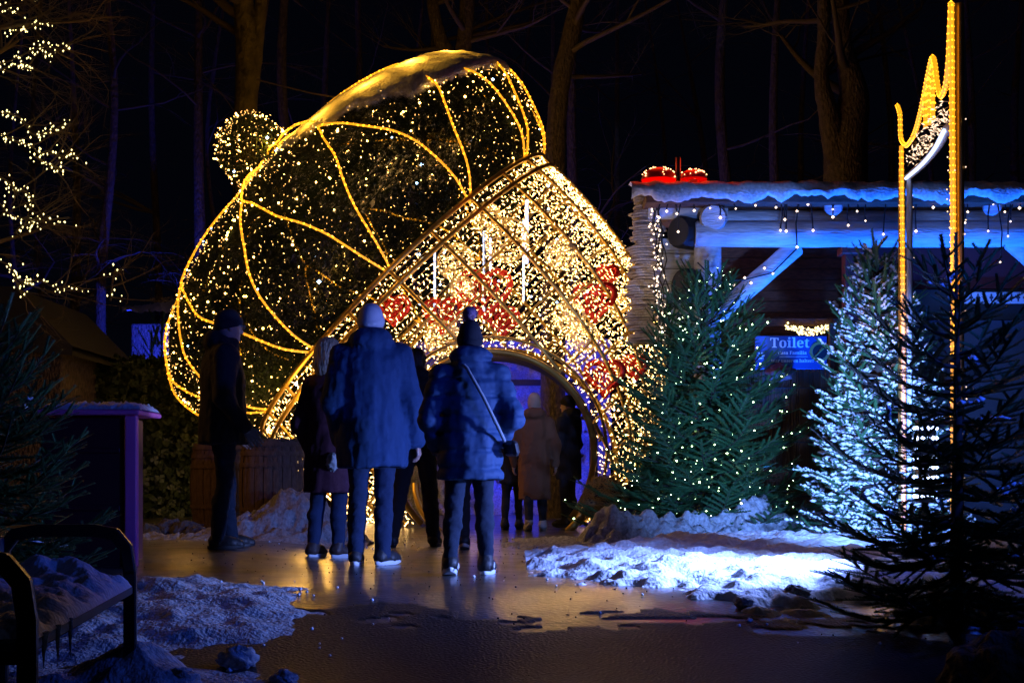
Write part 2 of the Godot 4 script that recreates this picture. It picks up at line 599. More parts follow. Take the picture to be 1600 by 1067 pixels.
func dome_at(t: float, th: float, lift: float = 0.0) -> Vector3:
	var p := prof(dome_pts, t)
	var q := prof(dome_pts, t + 0.01) - prof(dome_pts, t - 0.01)
	var n2 := Vector2(q.y, q.x).normalized()          # (axial, radial) parts of the normal
	var rad := HV * cos(th) + Vector3.BACK * sin(th)
	return HC + HU * (p.x - n2.x * lift) + rad * (p.y + n2.y * lift)

func dome_n(t: float, th: float) -> Vector3:
	return (dome_at(t, th, 0.1) - dome_at(t, th)).normalized()

func bowl_r(a: float) -> float:
	var x := a / HS
	for i in bowl_pts.size() - 1:
		if x >= bowl_pts[i + 1][0]:
			var t: float = (x - bowl_pts[i][0]) / (bowl_pts[i + 1][0] - bowl_pts[i][0])
			return lerpf(bowl_pts[i][1], bowl_pts[i + 1][1], t) * HS
	return 0.0

func bowl_at(a: float, th: float, lift: float = 0.0) -> Vector3:
	return HC + HU * a + (HV * cos(th) + Vector3.BACK * sin(th)) * (bowl_r(a) + lift)

func bowl_ok(p: Vector3, margin: float = 0.05) -> bool:
	return p.y > 0.03 and Vector2(p.x, p.y).distance_to(HOLE) > (HOLE_R if p.z > HC.z else 1.7) + margin

func broken_tube(mb: MB, pts: PackedVector3Array, r: float, sides: int, margin: float = 0.05) -> void:
	var run := PackedVector3Array()
	for p in pts:
		if bowl_ok(p, margin):
			run.append(p)
		else:
			if run.size() > 1:
				mb.tube(run, r, sides)
			run = PackedVector3Array()
	if run.size() > 1:
		mb.tube(run, r, sides)

func bar_runs(called: String, pts: PackedVector3Array, r: float, sides: int, parent: Node3D) -> void:
	var run := PackedVector3Array()
	pts.append(Vector3(0, -9, 0))
	for p in pts:
		if bowl_ok(p):
			run.append(p)
		else:
			if run.size() > 1:
				var mb := MB.new()
				mb.tube(run, r, sides)
				obj(called, mb, M.gold, parent)
			run = PackedVector3Array()

func front_z(x: float, y: float, back: bool = false) -> float:       # where the lattice stands over a point of the picture plane
	var d := Vector3(x, y, 0) - Vector3(HC.x, HC.y, 0)
	var a := d.dot(HU)
	var r := d.dot(HV)
	var w := sqrt(maxf(bowl_r(a) * bowl_r(a) - r * r, 0.3))
	return HC.z + (-w if back else w)

func rand_basis(rng: RandomNumberGenerator) -> Basis:
	return Basis.from_euler(Vector3(rng.randf() * TAU, rng.randf() * TAU, rng.randf() * TAU))

func tuft_mesh(rng: RandomNumberGenerator, blades: int, length: float, width: float, spread: float) -> Mesh:
	var mb := MB.new()
	for i in blades:
		var an := TAU * i / blades + rng.randf() * 0.6
		var d := Vector3(cos(an) * spread, 1.0, sin(an) * spread).normalized()
		var l := length * rng.randf_range(0.6, 1.15)
		var side := d.cross(Vector3(cos(an + 0.7), 0.2, sin(an + 0.7))).normalized() * width
		var n := d.cross(side).normalized()
		mb.tri(-side, side, d * l, n, n, n)
	return mb.mesh()

func sculpture() -> void:
	var rng := RandomNumberGenerator.new()
	rng.seed = 101
	var s := thing("light_sculpture", "giant tilted walk-through light sculpture with green ribbed dome, bobble and golden lattice", "light sculpture")
	# dome
	var mb := MB.new()
	var rows := []
	for k in 72:
		var wl := PackedVector3Array()
		for i in 37:
			wl.append(dome_at(i / 36.0, TAU * k / 72 + 0.12 * sin(i * 0.9), -0.03))
		mb.tube(wl, 0.005, 3, false)
	for i in 30:
		var wl := PackedVector3Array()
		for k in 73:
			wl.append(dome_at(i / 31.0, TAU * k / 72, -0.03))
		mb.tube(wl, 0.005, 3, false)
	var dome := obj("dome", mb, M.green_net, s)
	stuff(dome)
	var tuft := tuft_mesh(rng, 8, 0.11, 0.0052, 1.3)
	var ts := []
	while ts.size() < 42000:
		var t := rng.randf()
		if rng.randf() > prof(dome_pts, t).y / (370 * HS) + 0.05:
			continue
		var th := rng.randf() * TAU
		if sin(th) < -0.1 and rng.randf() < 0.35:
			continue
		var n := dome_n(t, th)
		var u := n.cross(Vector3.UP if absf(n.y) < 0.9 else Vector3.RIGHT).normalized().rotated(n, rng.randf() * TAU)
		ts.append(Transform3D(Basis(u, n, u.cross(n)), dome_at(t, th, -0.045)))
	many("garland", tuft, M.garland, dome, ts)
	# small lights in the garland, and glowing beads painted in for its needle glints
	var warm := MB.new()
	var glint := MB.new()
	var cool := MB.new()
	for i in 5200:
		var t := rng.randf()
		if rng.randf() > prof(dome_pts, t).y / (370 * HS) + 0.05:
			continue
		var th := rng.randf() * TAU
		var p := dome_at(t, th, rng.randf_range(0.0, 0.05))
		if i % 5 == 0:
			warm.blob(p, rand_basis(rng).scaled(Vector3.ONE * (0.006 + 0.013 * pow(rng.randf(), 2.0))))
		else:
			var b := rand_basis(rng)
			glint.blob(p, Basis(b.x * 0.0035, b.y * 0.0035, b.z * rng.randf_range(0.006, 0.02)))
	for q in [[658, 257, 1.4], [498, 440, 1.5], [651, 286, 1.0], [417, 215, 1.2], [365, 268, 1.0], [462, 600, 1.2], [770, 124, 1.0]]:
		var p := P(q[0], q[1], 17.3 if q[0] > 460 else 18.85)
		cool.blob(p, Basis.IDENTITY.scaled(Vector3.ONE * 0.018 * q[2]))
	for i in 25:
		cool.blob(dome_at(rng.randf() * 0.8, rng.randf() * TAU, 0.05), Basis.IDENTITY.scaled(Vector3.ONE * 0.011))
	stuff(obj("warm_lights", warm, M.warm_bulb, dome))
	stuff(obj("glint_beads", glint, M.glint_bead, dome))
	stuff(obj("blue_lights", cool, M.cool_bulb, dome))
	# rope lights: from the bobble to a knee on the dome's shoulder, then forked to two points of the ring
	for k in 12:
		var tm := deg_to_rad(30.0 * k + 15.0 + rng.randf_range(-2, 2))
		var lines := [PackedVector3Array(), PackedVector3Array(), PackedVector3Array()]
		for i in 25:
			var f := i / 24.0
			lines[0].append(dome_at(lerpf(0.96, 0.53, f), tm, 0.11 if k < 2 else (0.13 if k == 2 else 0.07)))
			for e in 2:
				var te := deg_to_rad(30.0 * (k + e))
				lines[1 + e].append(dome_at(lerpf(0.53, 0.0, f), lerpf(tm, te, pow(f, 0.9)), 0.06))
		var rope := MB.new()
		var bead := MB.new()
		for l in lines:
			rope.tube(l, 0.013, 6)
			var run := 0.0
			for i in 24:
				var d: float = l[i].distance_to(l[i + 1])
				while run < d:
					var o := rand_basis(rng)
					bead.blob(l[i].lerp(l[i + 1], run / d) + o.x * 0.006, o.scaled(Vector3.ONE * 0.017))
					run += 0.072
				run -= d
		var r := obj("rope_light", rope, M.rope_glow, s)
		stuff(obj("bulbs", bead, M.rope_bead, r))
	# bobble
	var bc := HC + HU * 2.86 + HV * -0.08
	mb = MB.new()
	for k in 20:
		var wl := PackedVector3Array()
		for i in 25:
			wl.append(bc + Basis(Vector3.UP, PI * k / 20) * Vector3(sin(TAU * i / 24), cos(TAU * i / 24), 0) * 0.46)
		mb.tube(wl, 0.005, 3, false)
	var bob := obj("bobble", mb, M.green_net, s)
	stuff(bob)
	ts = []
	warm = MB.new()
	glint = MB.new()
	for i in 1500:
		var n := Vector3(rng.randfn(), rng.randfn(), rng.randfn()).normalized()
		var u := n.cross(Vector3.UP if absf(n.y) < 0.9 else Vector3.RIGHT).normalized()
		ts.append(Transform3D(Basis(u, n, u.cross(n)), bc + n * 0.42))
		var b := rand_basis(rng)
		if i % 11 == 0:
			warm.blob(bc + n * rng.randf_range(0.46, 0.53), b.scaled(Vector3.ONE * rng.randf_range(0.008, 0.015)))
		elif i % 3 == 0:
			glint.blob(bc + n * rng.randf_range(0.45, 0.53), Basis(b.x * 0.0035, b.y * 0.0035, b.z * 0.014))
	many("garland", tuft, M.garland, bob, ts)
	stuff(obj("warm_lights", warm, M.warm_bulb, bob))
	stuff(obj("glint_beads", glint, M.glint_bead, bob))  # glowing beads in place of glints on the bobble's tufts
	# lattice: ring, long bars, cross bars, wires with lights
	for a in [0.0, -0.2]:
		mb = MB.new()
		var pts := PackedVector3Array()
		for j in 121:
			pts.append(bowl_at(a, TAU * j / 120, 0.02))
		mb.tube(pts, 0.032, 6)
		obj("ring", mb, M.gold, s)
	for k in 24:
		mb = MB.new()
		var pts := PackedVector3Array()
		for i in 60:
			pts.append(bowl_at(-3.85 * i / 59.0, TAU * k / 24, 0.015))
		bar_runs("long_bar", pts, 0.026, 6, s)
	for a in [-0.85, -1.6, -2.35, -3.05, -3.5]:
		for k in 24:
			var pts := PackedVector3Array()
			mb = MB.new()
			for j in 9:
				pts.append(bowl_at(a + (0.12 if k % 2 == 0 else -0.1), TAU * (k + j / 8.0) / 24, 0.0))
			bar_runs("cross_bar", pts, 0.016, 5, s)
	var wire := MB.new()
	var lamps := MB.new()
	cool = MB.new()
	var a := -0.07
	var row := 0
	while a > -3.82:
		var r := bowl_r(a)
		var cnt := int(TAU * r / 0.16)
		var pts := PackedVector3Array()
		for j in cnt + 1:
			pts.append(bowl_at(a + rng.randf_range(-0.012, 0.012), TAU * j / cnt))
		broken_tube(wire, pts, 0.0055, 3)
		var th := rng.randf() * 0.05
		while th < TAU:
			var front := sin(th) > -0.15
			th += (0.052 if front else 0.12) / r * rng.randf_range(0.6, 1.4)
			var q := bowl_at(a, th)
			if not bowl_ok(q):
				continue
			var rad := (HV * cos(th) + Vector3.BACK * sin(th))
			var tan_ := (HV * -sin(th) + Vector3.BACK * cos(th))
			var d := (tan_ * rng.randf_range(-1, 1) + HU * rng.randf_range(-1.2, 1.2) + rad * rng.randf_range(-0.3, 0.6)).normalized()
			var u := d.cross(Vector3(0.31, 0.52, 0.79)).normalized()
			var l := rng.randf_range(0.015, 0.03)
			q += d * l
			if rng.randf() < 0.012:
				cool.blob(q, Basis.IDENTITY.scaled(Vector3.ONE * 0.014))
			else:
				lamps.blob(q, Basis(u * 0.0052, u.cross(d) * 0.0052, d * l))
		a -= 0.076
		row += 1
	stuff(obj("wires", wire, M.wire, s))
	stuff(obj("lattice_lights", lamps, M.lattice_bulb, s))
	stuff(obj("blue_lights", cool, M.cool_bulb, s))
	# the round doorway
	for e in [[HOLE_R, 0.04, false, "doorway_frame"], [HOLE_R + 0.17, 0.02, false, "doorway_frame"], [1.7, 0.04, true, "doorway_frame"]]:
		mb = MB.new()
		var pts := PackedVector3Array()
		for j in 97:
			var an := -PI / 2 + TAU * j / 96
			var x: float = HOLE.x + cos(an) * e[0]
			var y: float = HOLE.y + sin(an) * e[0]
			if y > 0.01:
				pts.append(Vector3(x, y, front_z(x, y, e[2]) + (-0.02 if e[2] else 0.02)))
		mb.tube(pts, e[1], 8)
		obj(e[3], mb, M.gold, s)
	mb = MB.new()
	rows = []
	for i in 12:
		var line := PackedVector3Array()
		for j in 41:
			var an := lerpf(-0.78, PI + 0.78, j / 40.0)
			var x: float = HOLE.x + cos(an) * (HOLE_R + 0.06)
			var y: float = HOLE.y + sin(an) * (HOLE_R + 0.06)
			line.append(Vector3(x, maxf(y, 0.0), lerpf(front_z(x, y) - 0.05, -18.9, i / 11.0)))
		rows.append(line)
	mb.grid(rows, false, false)
	obj("tunnel_lining", mb, M.tarp, s)
	# golden feet beside the doorway
	for e in [[-1.16, 0.55, -0.86, -0.02, -17.3], [1.0, 0.62, 0.66, -0.02, -17.35]]:
		mb = MB.new()
		var pts := PackedVector3Array()
		for i in 8:
			var f := i / 7.0
			pts.append(Vector3(lerpf(e[0], e[2], f * f), lerpf(e[1], e[3], f), e[4] + 0.25 * f))
		mb.tube(pts, 0.05, 6)
		obj("foot", mb, M.gold, s)
	# lights of the sculpture as lamps
	omni("lattice_lamp", HC + HU * -1.2 + Vector3(0, 0, 1.2), Color(1.0, 0.74, 0.3), 1.5, 0.5, s)
	omni("dome_lamp", HC + HU * 1.0 + Vector3(0, 0, 3.6), Color(1.0, 0.72, 0.26), 0.35, 0.5, s)
	omni("lattice_lamp", P(478, 640, 17.2), Color(1.0, 0.74, 0.3), 2.6, 0.45, s)
	omni("dome_lamp", HC + HU * 2.3 + HV * 2.6 + Vector3(0, 0, -0.6), Color(1.0, 0.74, 0.3), 1.0, 0.3, s)
	omni("dome_lamp", HC + HU * 1.6 - HV * 0.6 + Vector3(0, 0, -3.4), Color(1.0, 0.74, 0.3), 1.0, 0.3, s)
	for e in [[0.9, 1.35], [0.75, 1.3], [0.62, 1.25], [0.55, 1.0], [0.5, 0.75], [0.47, 0.45]]:
		omni("rope_lamp", dome_at(e[0], e[1], 0.2), Color(1.0, 0.7, 0.2), 0.32, 0.04, s)
	# snow lying on the dome
	var nz := noise_of(1.3, FastNoiseLite.TYPE_SIMPLEX_SMOOTH, 77, 4)
	mb = MB.new()
	rows = []
	var mask := []
	for i in 91:
		var line := PackedVector3Array()
		var mk := []
		for j in 161:
			var t := lerpf(0.22, 1.0, i / 90.0)
			var th := lerpf(-2.2, 2.2, j / 160.0)
			var n := dome_n(t, th)
			var p := dome_at(t, th)
			var edge := nz.get_noise_3d(p.x * 1.5, p.y * 1.5, p.z * 1.5)
			var f := (n.y - 0.712 + 0.05 * edge) / 0.12
			var th_ := 0.085 * sqrt(clampf(f, 0.0, 1.0)) * (1.0 + 0.35 * nz.get_noise_3d(p.x * 3.0 + 9.0, p.y * 3.0, p.z * 3.0))
			line.append(p + (n * 0.5 + Vector3.UP * 0.5) * (th_ + (0.02 if f > 0.0 else -0.07)))
			mk.append(f > -0.12)
		rows.append(line)
		mask.append(mk)
	mb.grid(rows, false, false, mask)
	var sn := obj("snow", mb, M.snow)
	tag(sn, "thick slab of snow lying on top of the ribbed dome", "snow")
	stuff(sn)

func heart(px: float, py: float, size: float, inset: float, label: String) -> void:
	var q := P(px, py, 17.3)
	q.z = front_z(q.x, q.y) - inset
	q = P(px, py, -q.z)
	var rng := RandomNumberGenerator.new()
	rng.seed = int(px * 7 + py)
	var t := thing("heart_ornament", label, "ornament", q, rng.randf_range(-0.3, 0.3), "red hearts hung inside the lattice")
	var mb := MB.new()
	var bulbs := MB.new()
	var net := MB.new()
	for sc in [1.15, 0.6]:
		var pts := PackedVector3Array()
		for i in 49:
			var f := TAU * i / 48
			var p: Vector3 = Vector3(pow(sin(f), 3), 0.8125 * cos(f) - 0.3125 * cos(2 * f) - 0.125 * cos(3 * f) - 0.0625 * cos(4 * f), 0) * size * sc
			pts.append(p)
			for k in (1 if sc > 1.0 else 0):
				bulbs.blob(p + Vector3(rng.randfn(), rng.randfn(), absf(rng.randfn())) * 0.012 + Vector3(0, 0, 0.012), Basis.IDENTITY.scaled(Vector3.ONE * 0.007))
		mb.tube(pts, 0.035 * sc, 7, false)
	for i in 7:
		var x := lerpf(-0.75, 0.75, i / 6.0) * size
		net.tube(PackedVector3Array([Vector3(x, size * 0.55, 0), Vector3(x * 0.6, -size * 0.35, 0.02)]), 0.012, 4)
	obj("rim", mb, M.heart_tinsel, t)
	obj("filling", net, M.heart_tinsel, t)
	stuff(obj("bulbs", bulbs, M.heart_bulb, t))
	mb = MB.new()
	mb.tube(PackedVector3Array([Vector3(0, size * 0.45, 0), Vector3(0, size * 0.45 + 0.6, 0)]), 0.004, 4)
	obj("cord", mb, M.black_wire, t)

func glitter_ball(px: float, py: float, r: float, inset: float, label: String) -> void:
	var q := P(px, py, 17.3)
	q.z = front_z(q.x, q.y) - inset
	q = P(px, py, -q.z)
	var rng := RandomNumberGenerator.new()
	rng.seed = int(px * 3 + py)
	var t := thing("glitter_ball", label, "ornament", q, 0.0, "glittering balls hung inside the lattice")
	var mb := MB.new()
	var bulbs := MB.new()
	for k in 9:
		var ax := Vector3(rng.randfn(), rng.randfn(), rng.randfn()).normalized()
		var u := ax.cross(Vector3.UP).normalized()
		var w := ax.cross(u)
		var off := rng.randf_range(-0.5, 0.5)
		var pts := PackedVector3Array()
		for i in 25:
			var f := TAU * i / 24
			pts.append((ax * off + (u * cos(f) + w * sin(f)) * sqrt(1 - off * off)) * r)
		mb.tube(pts, 0.01, 4, false)
	for i in 170:
		var n := Vector3(rng.randfn(), rng.randfn(), rng.randfn()).normalized()
		bulbs.blob(n * r * rng.randf_range(0.9, 1.02), rand_basis(rng).scaled(Vector3.ONE * rng.randf_range(0.004, 0.008)))
	obj("wire_ball", mb, M.gold_tinsel, t)
	stuff(obj("bulbs", bulbs, M.lattice_bulb, t))
	mb = MB.new()
	mb.tube(PackedVector3Array([Vector3(0, r, 0), Vector3(0, r + 0.5, 0)]), 0.004, 4)
	obj("cord", mb, M.black_wire, t)

func ornaments() -> void:
	for h in [[757, 455, 0.27, 0.25, "large glowing red heart hung in the middle of the golden lattice"], [930, 468, 0.21, 0.2, "red heart beside the lattice's outer edge, above a glitter ball"], [950, 428, 0.1, 0.2, "tiny red heart just above another heart near the lattice edge"], [786, 500, 0.15, 0.35, "small red heart hung below the large one"], [692, 490, 0.19, 0.35, "dim red heart hung beside the white light tubes"], [615, 482, 0.15, 0.2, "red heart by the dome's seam above the pale beanie"], [945, 588, 0.2, 0.15, "bright red heart low in the lattice beside the round doorway"], [993, 572, 0.13, 0.15, "small red heart half hidden behind the lit fir tree"]]:
		heart(h[0], h[1], h[2], h[3], h[4])
	for h in [[712, 409, 0.22, 0.3, "glittering ball hung under the dome's seam"], [722, 452, 0.15, 0.35, "small glittering ball beside the large red heart"], [791, 375, 0.27, 0.3, "largest glittering ball, between the white light tubes"], [760, 340, 0.18, 0.25, "glittering ball close to the dome's seam, above the largest ball"], [876, 397, 0.19, 0.25, "glittering ball near the upper outer edge of the lattice"], [889, 495, 0.2, 0.25, "glittering ball under the red heart, above the doorway"], [911, 527, 0.18, 0.2, "glittering ball touching another one beside the doorway"], [978, 480, 0.2, 0.2, "glittering ball by the lattice edge next to the hut"], [690, 529, 0.21, 0.3, "glittering ball above the person in black"]]:
		glitter_ball(h[0], h[1], h[2], h[3], h[4])
	var k := 0
	for e in [[679, 394, 500, 0.4, "white light tube hung nearest the middle of the dome's seam"], [756, 362, 505, 0.45, "white light tube hung above the large red heart"], [766, 372, 445, 0.5, "shorter white light tube hung above the large red heart"], [823, 312, 412, 0.3, "bright white light tube hung high near the lattice's top corner"], [818, 345, 470, 0.55, "longer white light tube hung high near the lattice's top corner"]]:
		var q := P(e[0], (e[1] + e[2]) * 0.5, 17.3)
		var z: float = -front_z(q.x, q.y) + e[3]
		var top := P(e[0], e[1], z)
		var low := P(e[0], e[2], z)
		var t := thing("light_tube", e[4], "light", low, 0.0, "white light tubes inside the lattice")
		var mb := MB.new()
		mb.tube(PackedVector3Array([Vector3.ZERO, top - low]), 0.013 if k != 3 else 0.02, 8)
		obj("tube", mb, M.white_led, t)
		mb = MB.new()
		mb.tube(PackedVector3Array([top - low, top - low + Vector3(0, 0.05, 0)]), 0.028, 8)
		obj("cap", mb, M.black_metal, t)
		k += 1

# ---------------------------------------------------------------- plants
func sprig(rng: RandomNumberGenerator, needles: int, width: float) -> Mesh:
	# a fir twig of unit length along +z, flat in x, needles 0.11 of its length
	var mb := MB.new()
	mb.tube(PackedVector3Array([Vector3.ZERO, Vector3(0, 0.01, 1.0)]), PackedFloat32Array([0.016, 0.006]), 3, false)
	for i in needles:
		var f := (i + rng.randf()) / needles
		var side := [-1.0, 1.0, -0.5, 0.5][i % 4] as float
		var up := 0.15 if i % 4 < 2 else 0.75
		var d := Vector3(side, up + rng.randf_range(-0.15, 0.25), 0.75 + rng.randf_range(-0.2, 0.3)).normalized()
		var l := 0.14 * rng.randf_range(0.75, 1.2) * (1.0 - 0.35 * f)
		var w := d.cross(Vector3.UP).normalized() * width
		var b := Vector3(0, 0.005, f)
		var n := w.cross(d).normalized()
		if n.y < 0:
			n = -n
		mb.tri(b - w, b + w, b + d * l, n, n, n)
	return mb.mesh()

func fir(called: String, label: String, at: Vector3, h: float, r: float, seed_: int, o: Dictionary) -> Node3D:
	var rng := RandomNumberGenerator.new()
	rng.seed = seed_
	var t := thing(called, label, "fir tree", at)
	var tr := MB.new()
	tr.tube(PackedVector3Array([Vector3(0, -0.05, 0), Vector3(0.01, h * 0.5, 0), Vector3(0, h, 0)]), PackedFloat32Array([0.022 * h, 0.013 * h, 0.003]), 8)
	obj("trunk", tr, M.branch, t)
	var wood := MB.new()
	var ts := []
	var sn := MB.new()
	var spots := []
	var gap: float = o.get("gap", 0.11)
	var sl: float = o.get("sprig", 0.17)
	var y: float = o.get("low", 0.12)
	var nz := noise_of(2.0, FastNoiseLite.TYPE_SIMPLEX_SMOOTH, seed_, 3)
	while y < h - 0.06:
		var f := y / h
		var len0: float = r * pow(1.0 - f, o.get("power", 0.8)) + 0.08
		var cnt: int = int(o.get("around", 7) * (0.6 + 0.4 * (1.0 - f)))
		var turn := rng.randf() * TAU
		for k in cnt:
			var an := turn + TAU * (k + rng.randf_range(-0.25, 0.25)) / cnt
			var l := len0 * rng.randf_range(0.7, 1.12)
			var el: float = lerpf(o.get("droop", -0.12), 0.75, pow(f, 1.6)) + rng.randf_range(-0.12, 0.12)
			var d := Vector3(cos(an) * cos(el), sin(el), sin(an) * cos(el))
			var base := Vector3(0, y + rng.randf_range(-0.05, 0.05), 0)
			var pts := PackedVector3Array()
			for i in 6:
				var u := i / 5.0
				pts.append(base + d * l * u + Vector3.UP * l * (0.16 * u * u - 0.1 * sin(u * PI)))
			wood.tube(pts, PackedFloat32Array([0.012, 0.01, 0.008, 0.006, 0.004, 0.002]), 4, false)
			var step := sl * 0.2
			var u2 := sl * 0.4
			var sgn := 1.0
			while u2 < l:
				var q := u2 / l
				var i0 := mini(int(q * 5), 4)
				var p := pts[i0].lerp(pts[i0 + 1], q * 5 - i0)
				var fw := (pts[i0 + 1] - pts[i0]).normalized()
				var sd := fw.cross(Vector3.UP).normalized() * sgn
				var dd := (fw * 0.75 + sd * rng.randf_range(0.5, 1.0) + Vector3.UP * rng.randf_range(-0.15, 0.15)).normalized()
				var ln := sl * rng.randf_range(0.8, 1.15) * clampf(0.7 + (l - u2) / sl * 0.3, 0.7, 1.5)
				var up := (Vector3.UP - dd * dd.y).normalized()
				ts.append(Transform3D(Basis(up.cross(dd) * ln, up * ln, dd * ln), p))
				if o.has("snow") and rng.randf() < o.snow:
					spots.append([p + dd * ln * 0.5, dd, up, ln])
				sgn = -sgn
				u2 += step
			var fe := (pts[5] - pts[4]).normalized()
			var ue := (Vector3.UP - fe * fe.y).normalized()
			ts.append(Transform3D(Basis(ue.cross(fe) * sl, ue * sl, fe * sl), pts[4]))
		y += gap * rng.randf_range(0.8, 1.2) * (1.0 + float(o.get("open", 0.0)) * f * f)
	ts.append(Transform3D(Basis(Vector3.RIGHT * sl, Vector3.BACK * sl, Vector3.UP * sl), Vector3(0, h - sl * 0.7, 0)))
	stuff(obj("branches", wood, M.branch, t))
	var m: Material = M[o.get("mat", "needle")]
	many("crown", sprig(rng, o.get("needles", 110), o.get("width", 0.016)), m, t, ts)
	if spots.size() > 0:
		for e in spots:
			var dd: Vector3 = e[1]
			var up: Vector3 = e[2]
			var ln: float = e[3]
			var c: Vector3 = e[0] + up * 0.012
			var sd := up.cross(dd)
			for q in 9:
				var w := ln * rng.randf_range(0.05, 0.12)
				sn.blob(c + dd * ln * rng.randf_range(-0.4, 0.4) + sd * ln * rng.randf_range(-0.1, 0.1) + up * rng.randf_range(-0.004, 0.01), Basis(sd * w, up * rng.randf_range(0.006, 0.02), dd * w * rng.randf_range(0.8, 1.8)))
		stuff(obj("snow", sn, M.snow, t))
	if o.has("bulbs"):
		var bl := MB.new()
		var wires := MB.new()
		var last := Vector3.ZERO
		for i in int(o.bulbs):
			var e: Transform3D = ts[rng.randi() % ts.size()]
			var p: Vector3 = e.origin + e.basis.z * rng.randf_range(0.2, 0.9) + Vector3(0, rng.randf_range(0.0, 0.03), 0)
			bl.blob(p, rand_basis(rng).scaled(Vector3.ONE * (0.0038 + 0.008 * pow(rng.randf(), 2.5))))
		stuff(obj("fairy_lights", bl, M[o.get("bulb_mat", "fir_bulb")], t))
	return t

func grow(mb: MB, rng: RandomNumberGenerator, p: Vector3, d: Vector3, l: float, r: float, lvl: int, o: Dictionary) -> void:
	var pts := PackedVector3Array([p])
	var rads := PackedFloat32Array([r])
	var n: int = 6 if lvl > 1 else 4
	var q := p
	for i in n:
		d = (d + Vector3(rng.randfn(), rng.randfn() * 0.5, rng.randfn()) * float(o.get("wob", 0.1)) + Vector3.UP * float(o.get("rise", 0.0)) * (1.0 if lvl > 1 else 0.3) - Vector3.UP * float(o.get("hang", 0.0)) * (1.0 if lvl < 2 else 0.0)).normalized()
		q += d * l / n
		pts.append(q)
		rads.append(r * (1.0 - 0.62 * (i + 1) / n))
	mb.tube(pts, rads, 8 if lvl > 2 else (5 if lvl > 1 else 3), false)
	if lvl <= 0:
		return
	var kids: int = o.get("kids", 5)
	for k in kids:
		var f := rng.randf_range(0.25, 1.0) if k > 0 else 1.0
		var i := mini(int(f * n), n - 1)
		var b := pts[i].lerp(pts[i + 1], f * n - i)
		var side := Vector3(rng.randfn(), rng.randf_range(-0.2, 0.6), rng.randfn()).normalized()
		var nd := (d * rng.randf_range(0.5, 1.0) + side * rng.randf_range(0.5, 1.0)).normalized()
		grow(mb, rng, b, nd, l * rng.randf_range(0.4, 0.65), rads[i] * rng.randf_range(0.35, 0.6), lvl - 1, o)

func bare_tree(called: String, label: String, line: PackedVector3Array, rads: PackedFloat32Array, seed_: int, m: Material, o: Dictionary) -> Node3D:
	# a trunk along the given points, and limbs grown from its upper part
	var rng := RandomNumberGenerator.new()
	rng.seed = seed_
	var t := thing(called, label, "tree", line[0], 0.0, o.get("group", ""))
	var c := Curve3D.new()
	for p in line:
		c.add_point(p - line[0])
	var k := line.size()
	for i in k:
		var tg := (line[mini(i + 1, k - 1)] - line[maxi(i - 1, 0)]) * 0.17
		c.set_point_in(i, -tg)
		c.set_point_out(i, tg)
	var pts := PackedVector3Array()
	var rr := PackedFloat32Array()
	for i in 25:
		var f := i / 24.0
		pts.append(c.samplef(f * (k - 1)))
		var g := f * (k - 1)
		var j := mini(int(g), k - 2)
		rr.append(lerpf(rads[j], rads[j + 1], g - j) * rng.randf_range(0.94, 1.06))
	var mb := MB.new()
	mb.tube(pts, rr, 12, false)
	obj("trunk", mb, m, t)
	mb = MB.new()
	for i in int(o.get("limbs", 7)):
		var f := rng.randf_range(o.get("from", 0.35), 1.0)
		var j := mini(int(f * 24), 23)
		var an := rng.randf() * TAU
		var d := Vector3(cos(an), rng.randf_range(0.1, 0.8), sin(an)).normalized()
		grow(mb, rng, pts[j], d, float(o.get("reach", 2.5)) * rng.randf_range(0.6, 1.1), rr[j] * rng.randf_range(0.25, 0.45), int(o.get("levels", 3)), o)
	stuff(obj("crown", mb, M.twig, t))
	return t

# ---------------------------------------------------------------- people
func hand(mb: MB, wrist: Vector3, dir: Vector3, palm: Vector3, thumb: Vector3, sc: float, curl: float) -> void:
	var y := dir.normalized()
	var z := (palm - y * palm.dot(y)).normalized()
	var x := y.cross(z)
	if x.dot(thumb) < 0:
		x = -x
	var lo := Vector3(-0.075, -0.03, -0.05) * sc
	var hi := Vector3(0.085, 0.2, 0.09) * sc
	var f := Field.new(lo, hi, 0.005)
	f.capsule(Vector3(0, -0.02, 0) * sc, Vector3(0, 0.02, 0) * sc, 0.025 * sc, 0.026 * sc, 0.01)
	for i in 4:
		f.capsule(Vector3(-0.012 + 0.008 * i, 0.01, 0) * sc, Vector3(-0.03 + 0.021 * i, 0.085 + [0.0, 0.006, 0.008, 0.002][i], 0) * sc, 0.014 * sc, 0.0115 * sc, 0.012)
	for i in 4:
		var a := Vector3(-0.03 + 0.021 * i, 0.083 + [0.0, 0.006, 0.008, 0.002][i], 0) * sc
		var l: float = [0.02, 0.026, 0.029, 0.026][i] * sc
		var an := curl
		for k in 3:
			var b := a + Vector3(0, cos(an), sin(an)) * l
			f.capsule(a, b, (0.0098 - 0.0008 * k) * sc, (0.0092 - 0.0008 * k) * sc, 0.003)
			a = b
			an += curl
			l *= 0.85
	f.capsule(Vector3(0.02, 0.02, 0.004) * sc, Vector3(0.047, 0.055, 0.014) * sc, 0.014 * sc, 0.0115 * sc, 0.012)
	f.capsule(Vector3(0.047, 0.055, 0.014) * sc, Vector3(0.053, 0.092, 0.024) * sc, 0.0112 * sc, 0.009 * sc, 0.004)
	f.mesh(mb, Transform3D(Basis(x, y, z), wrist))

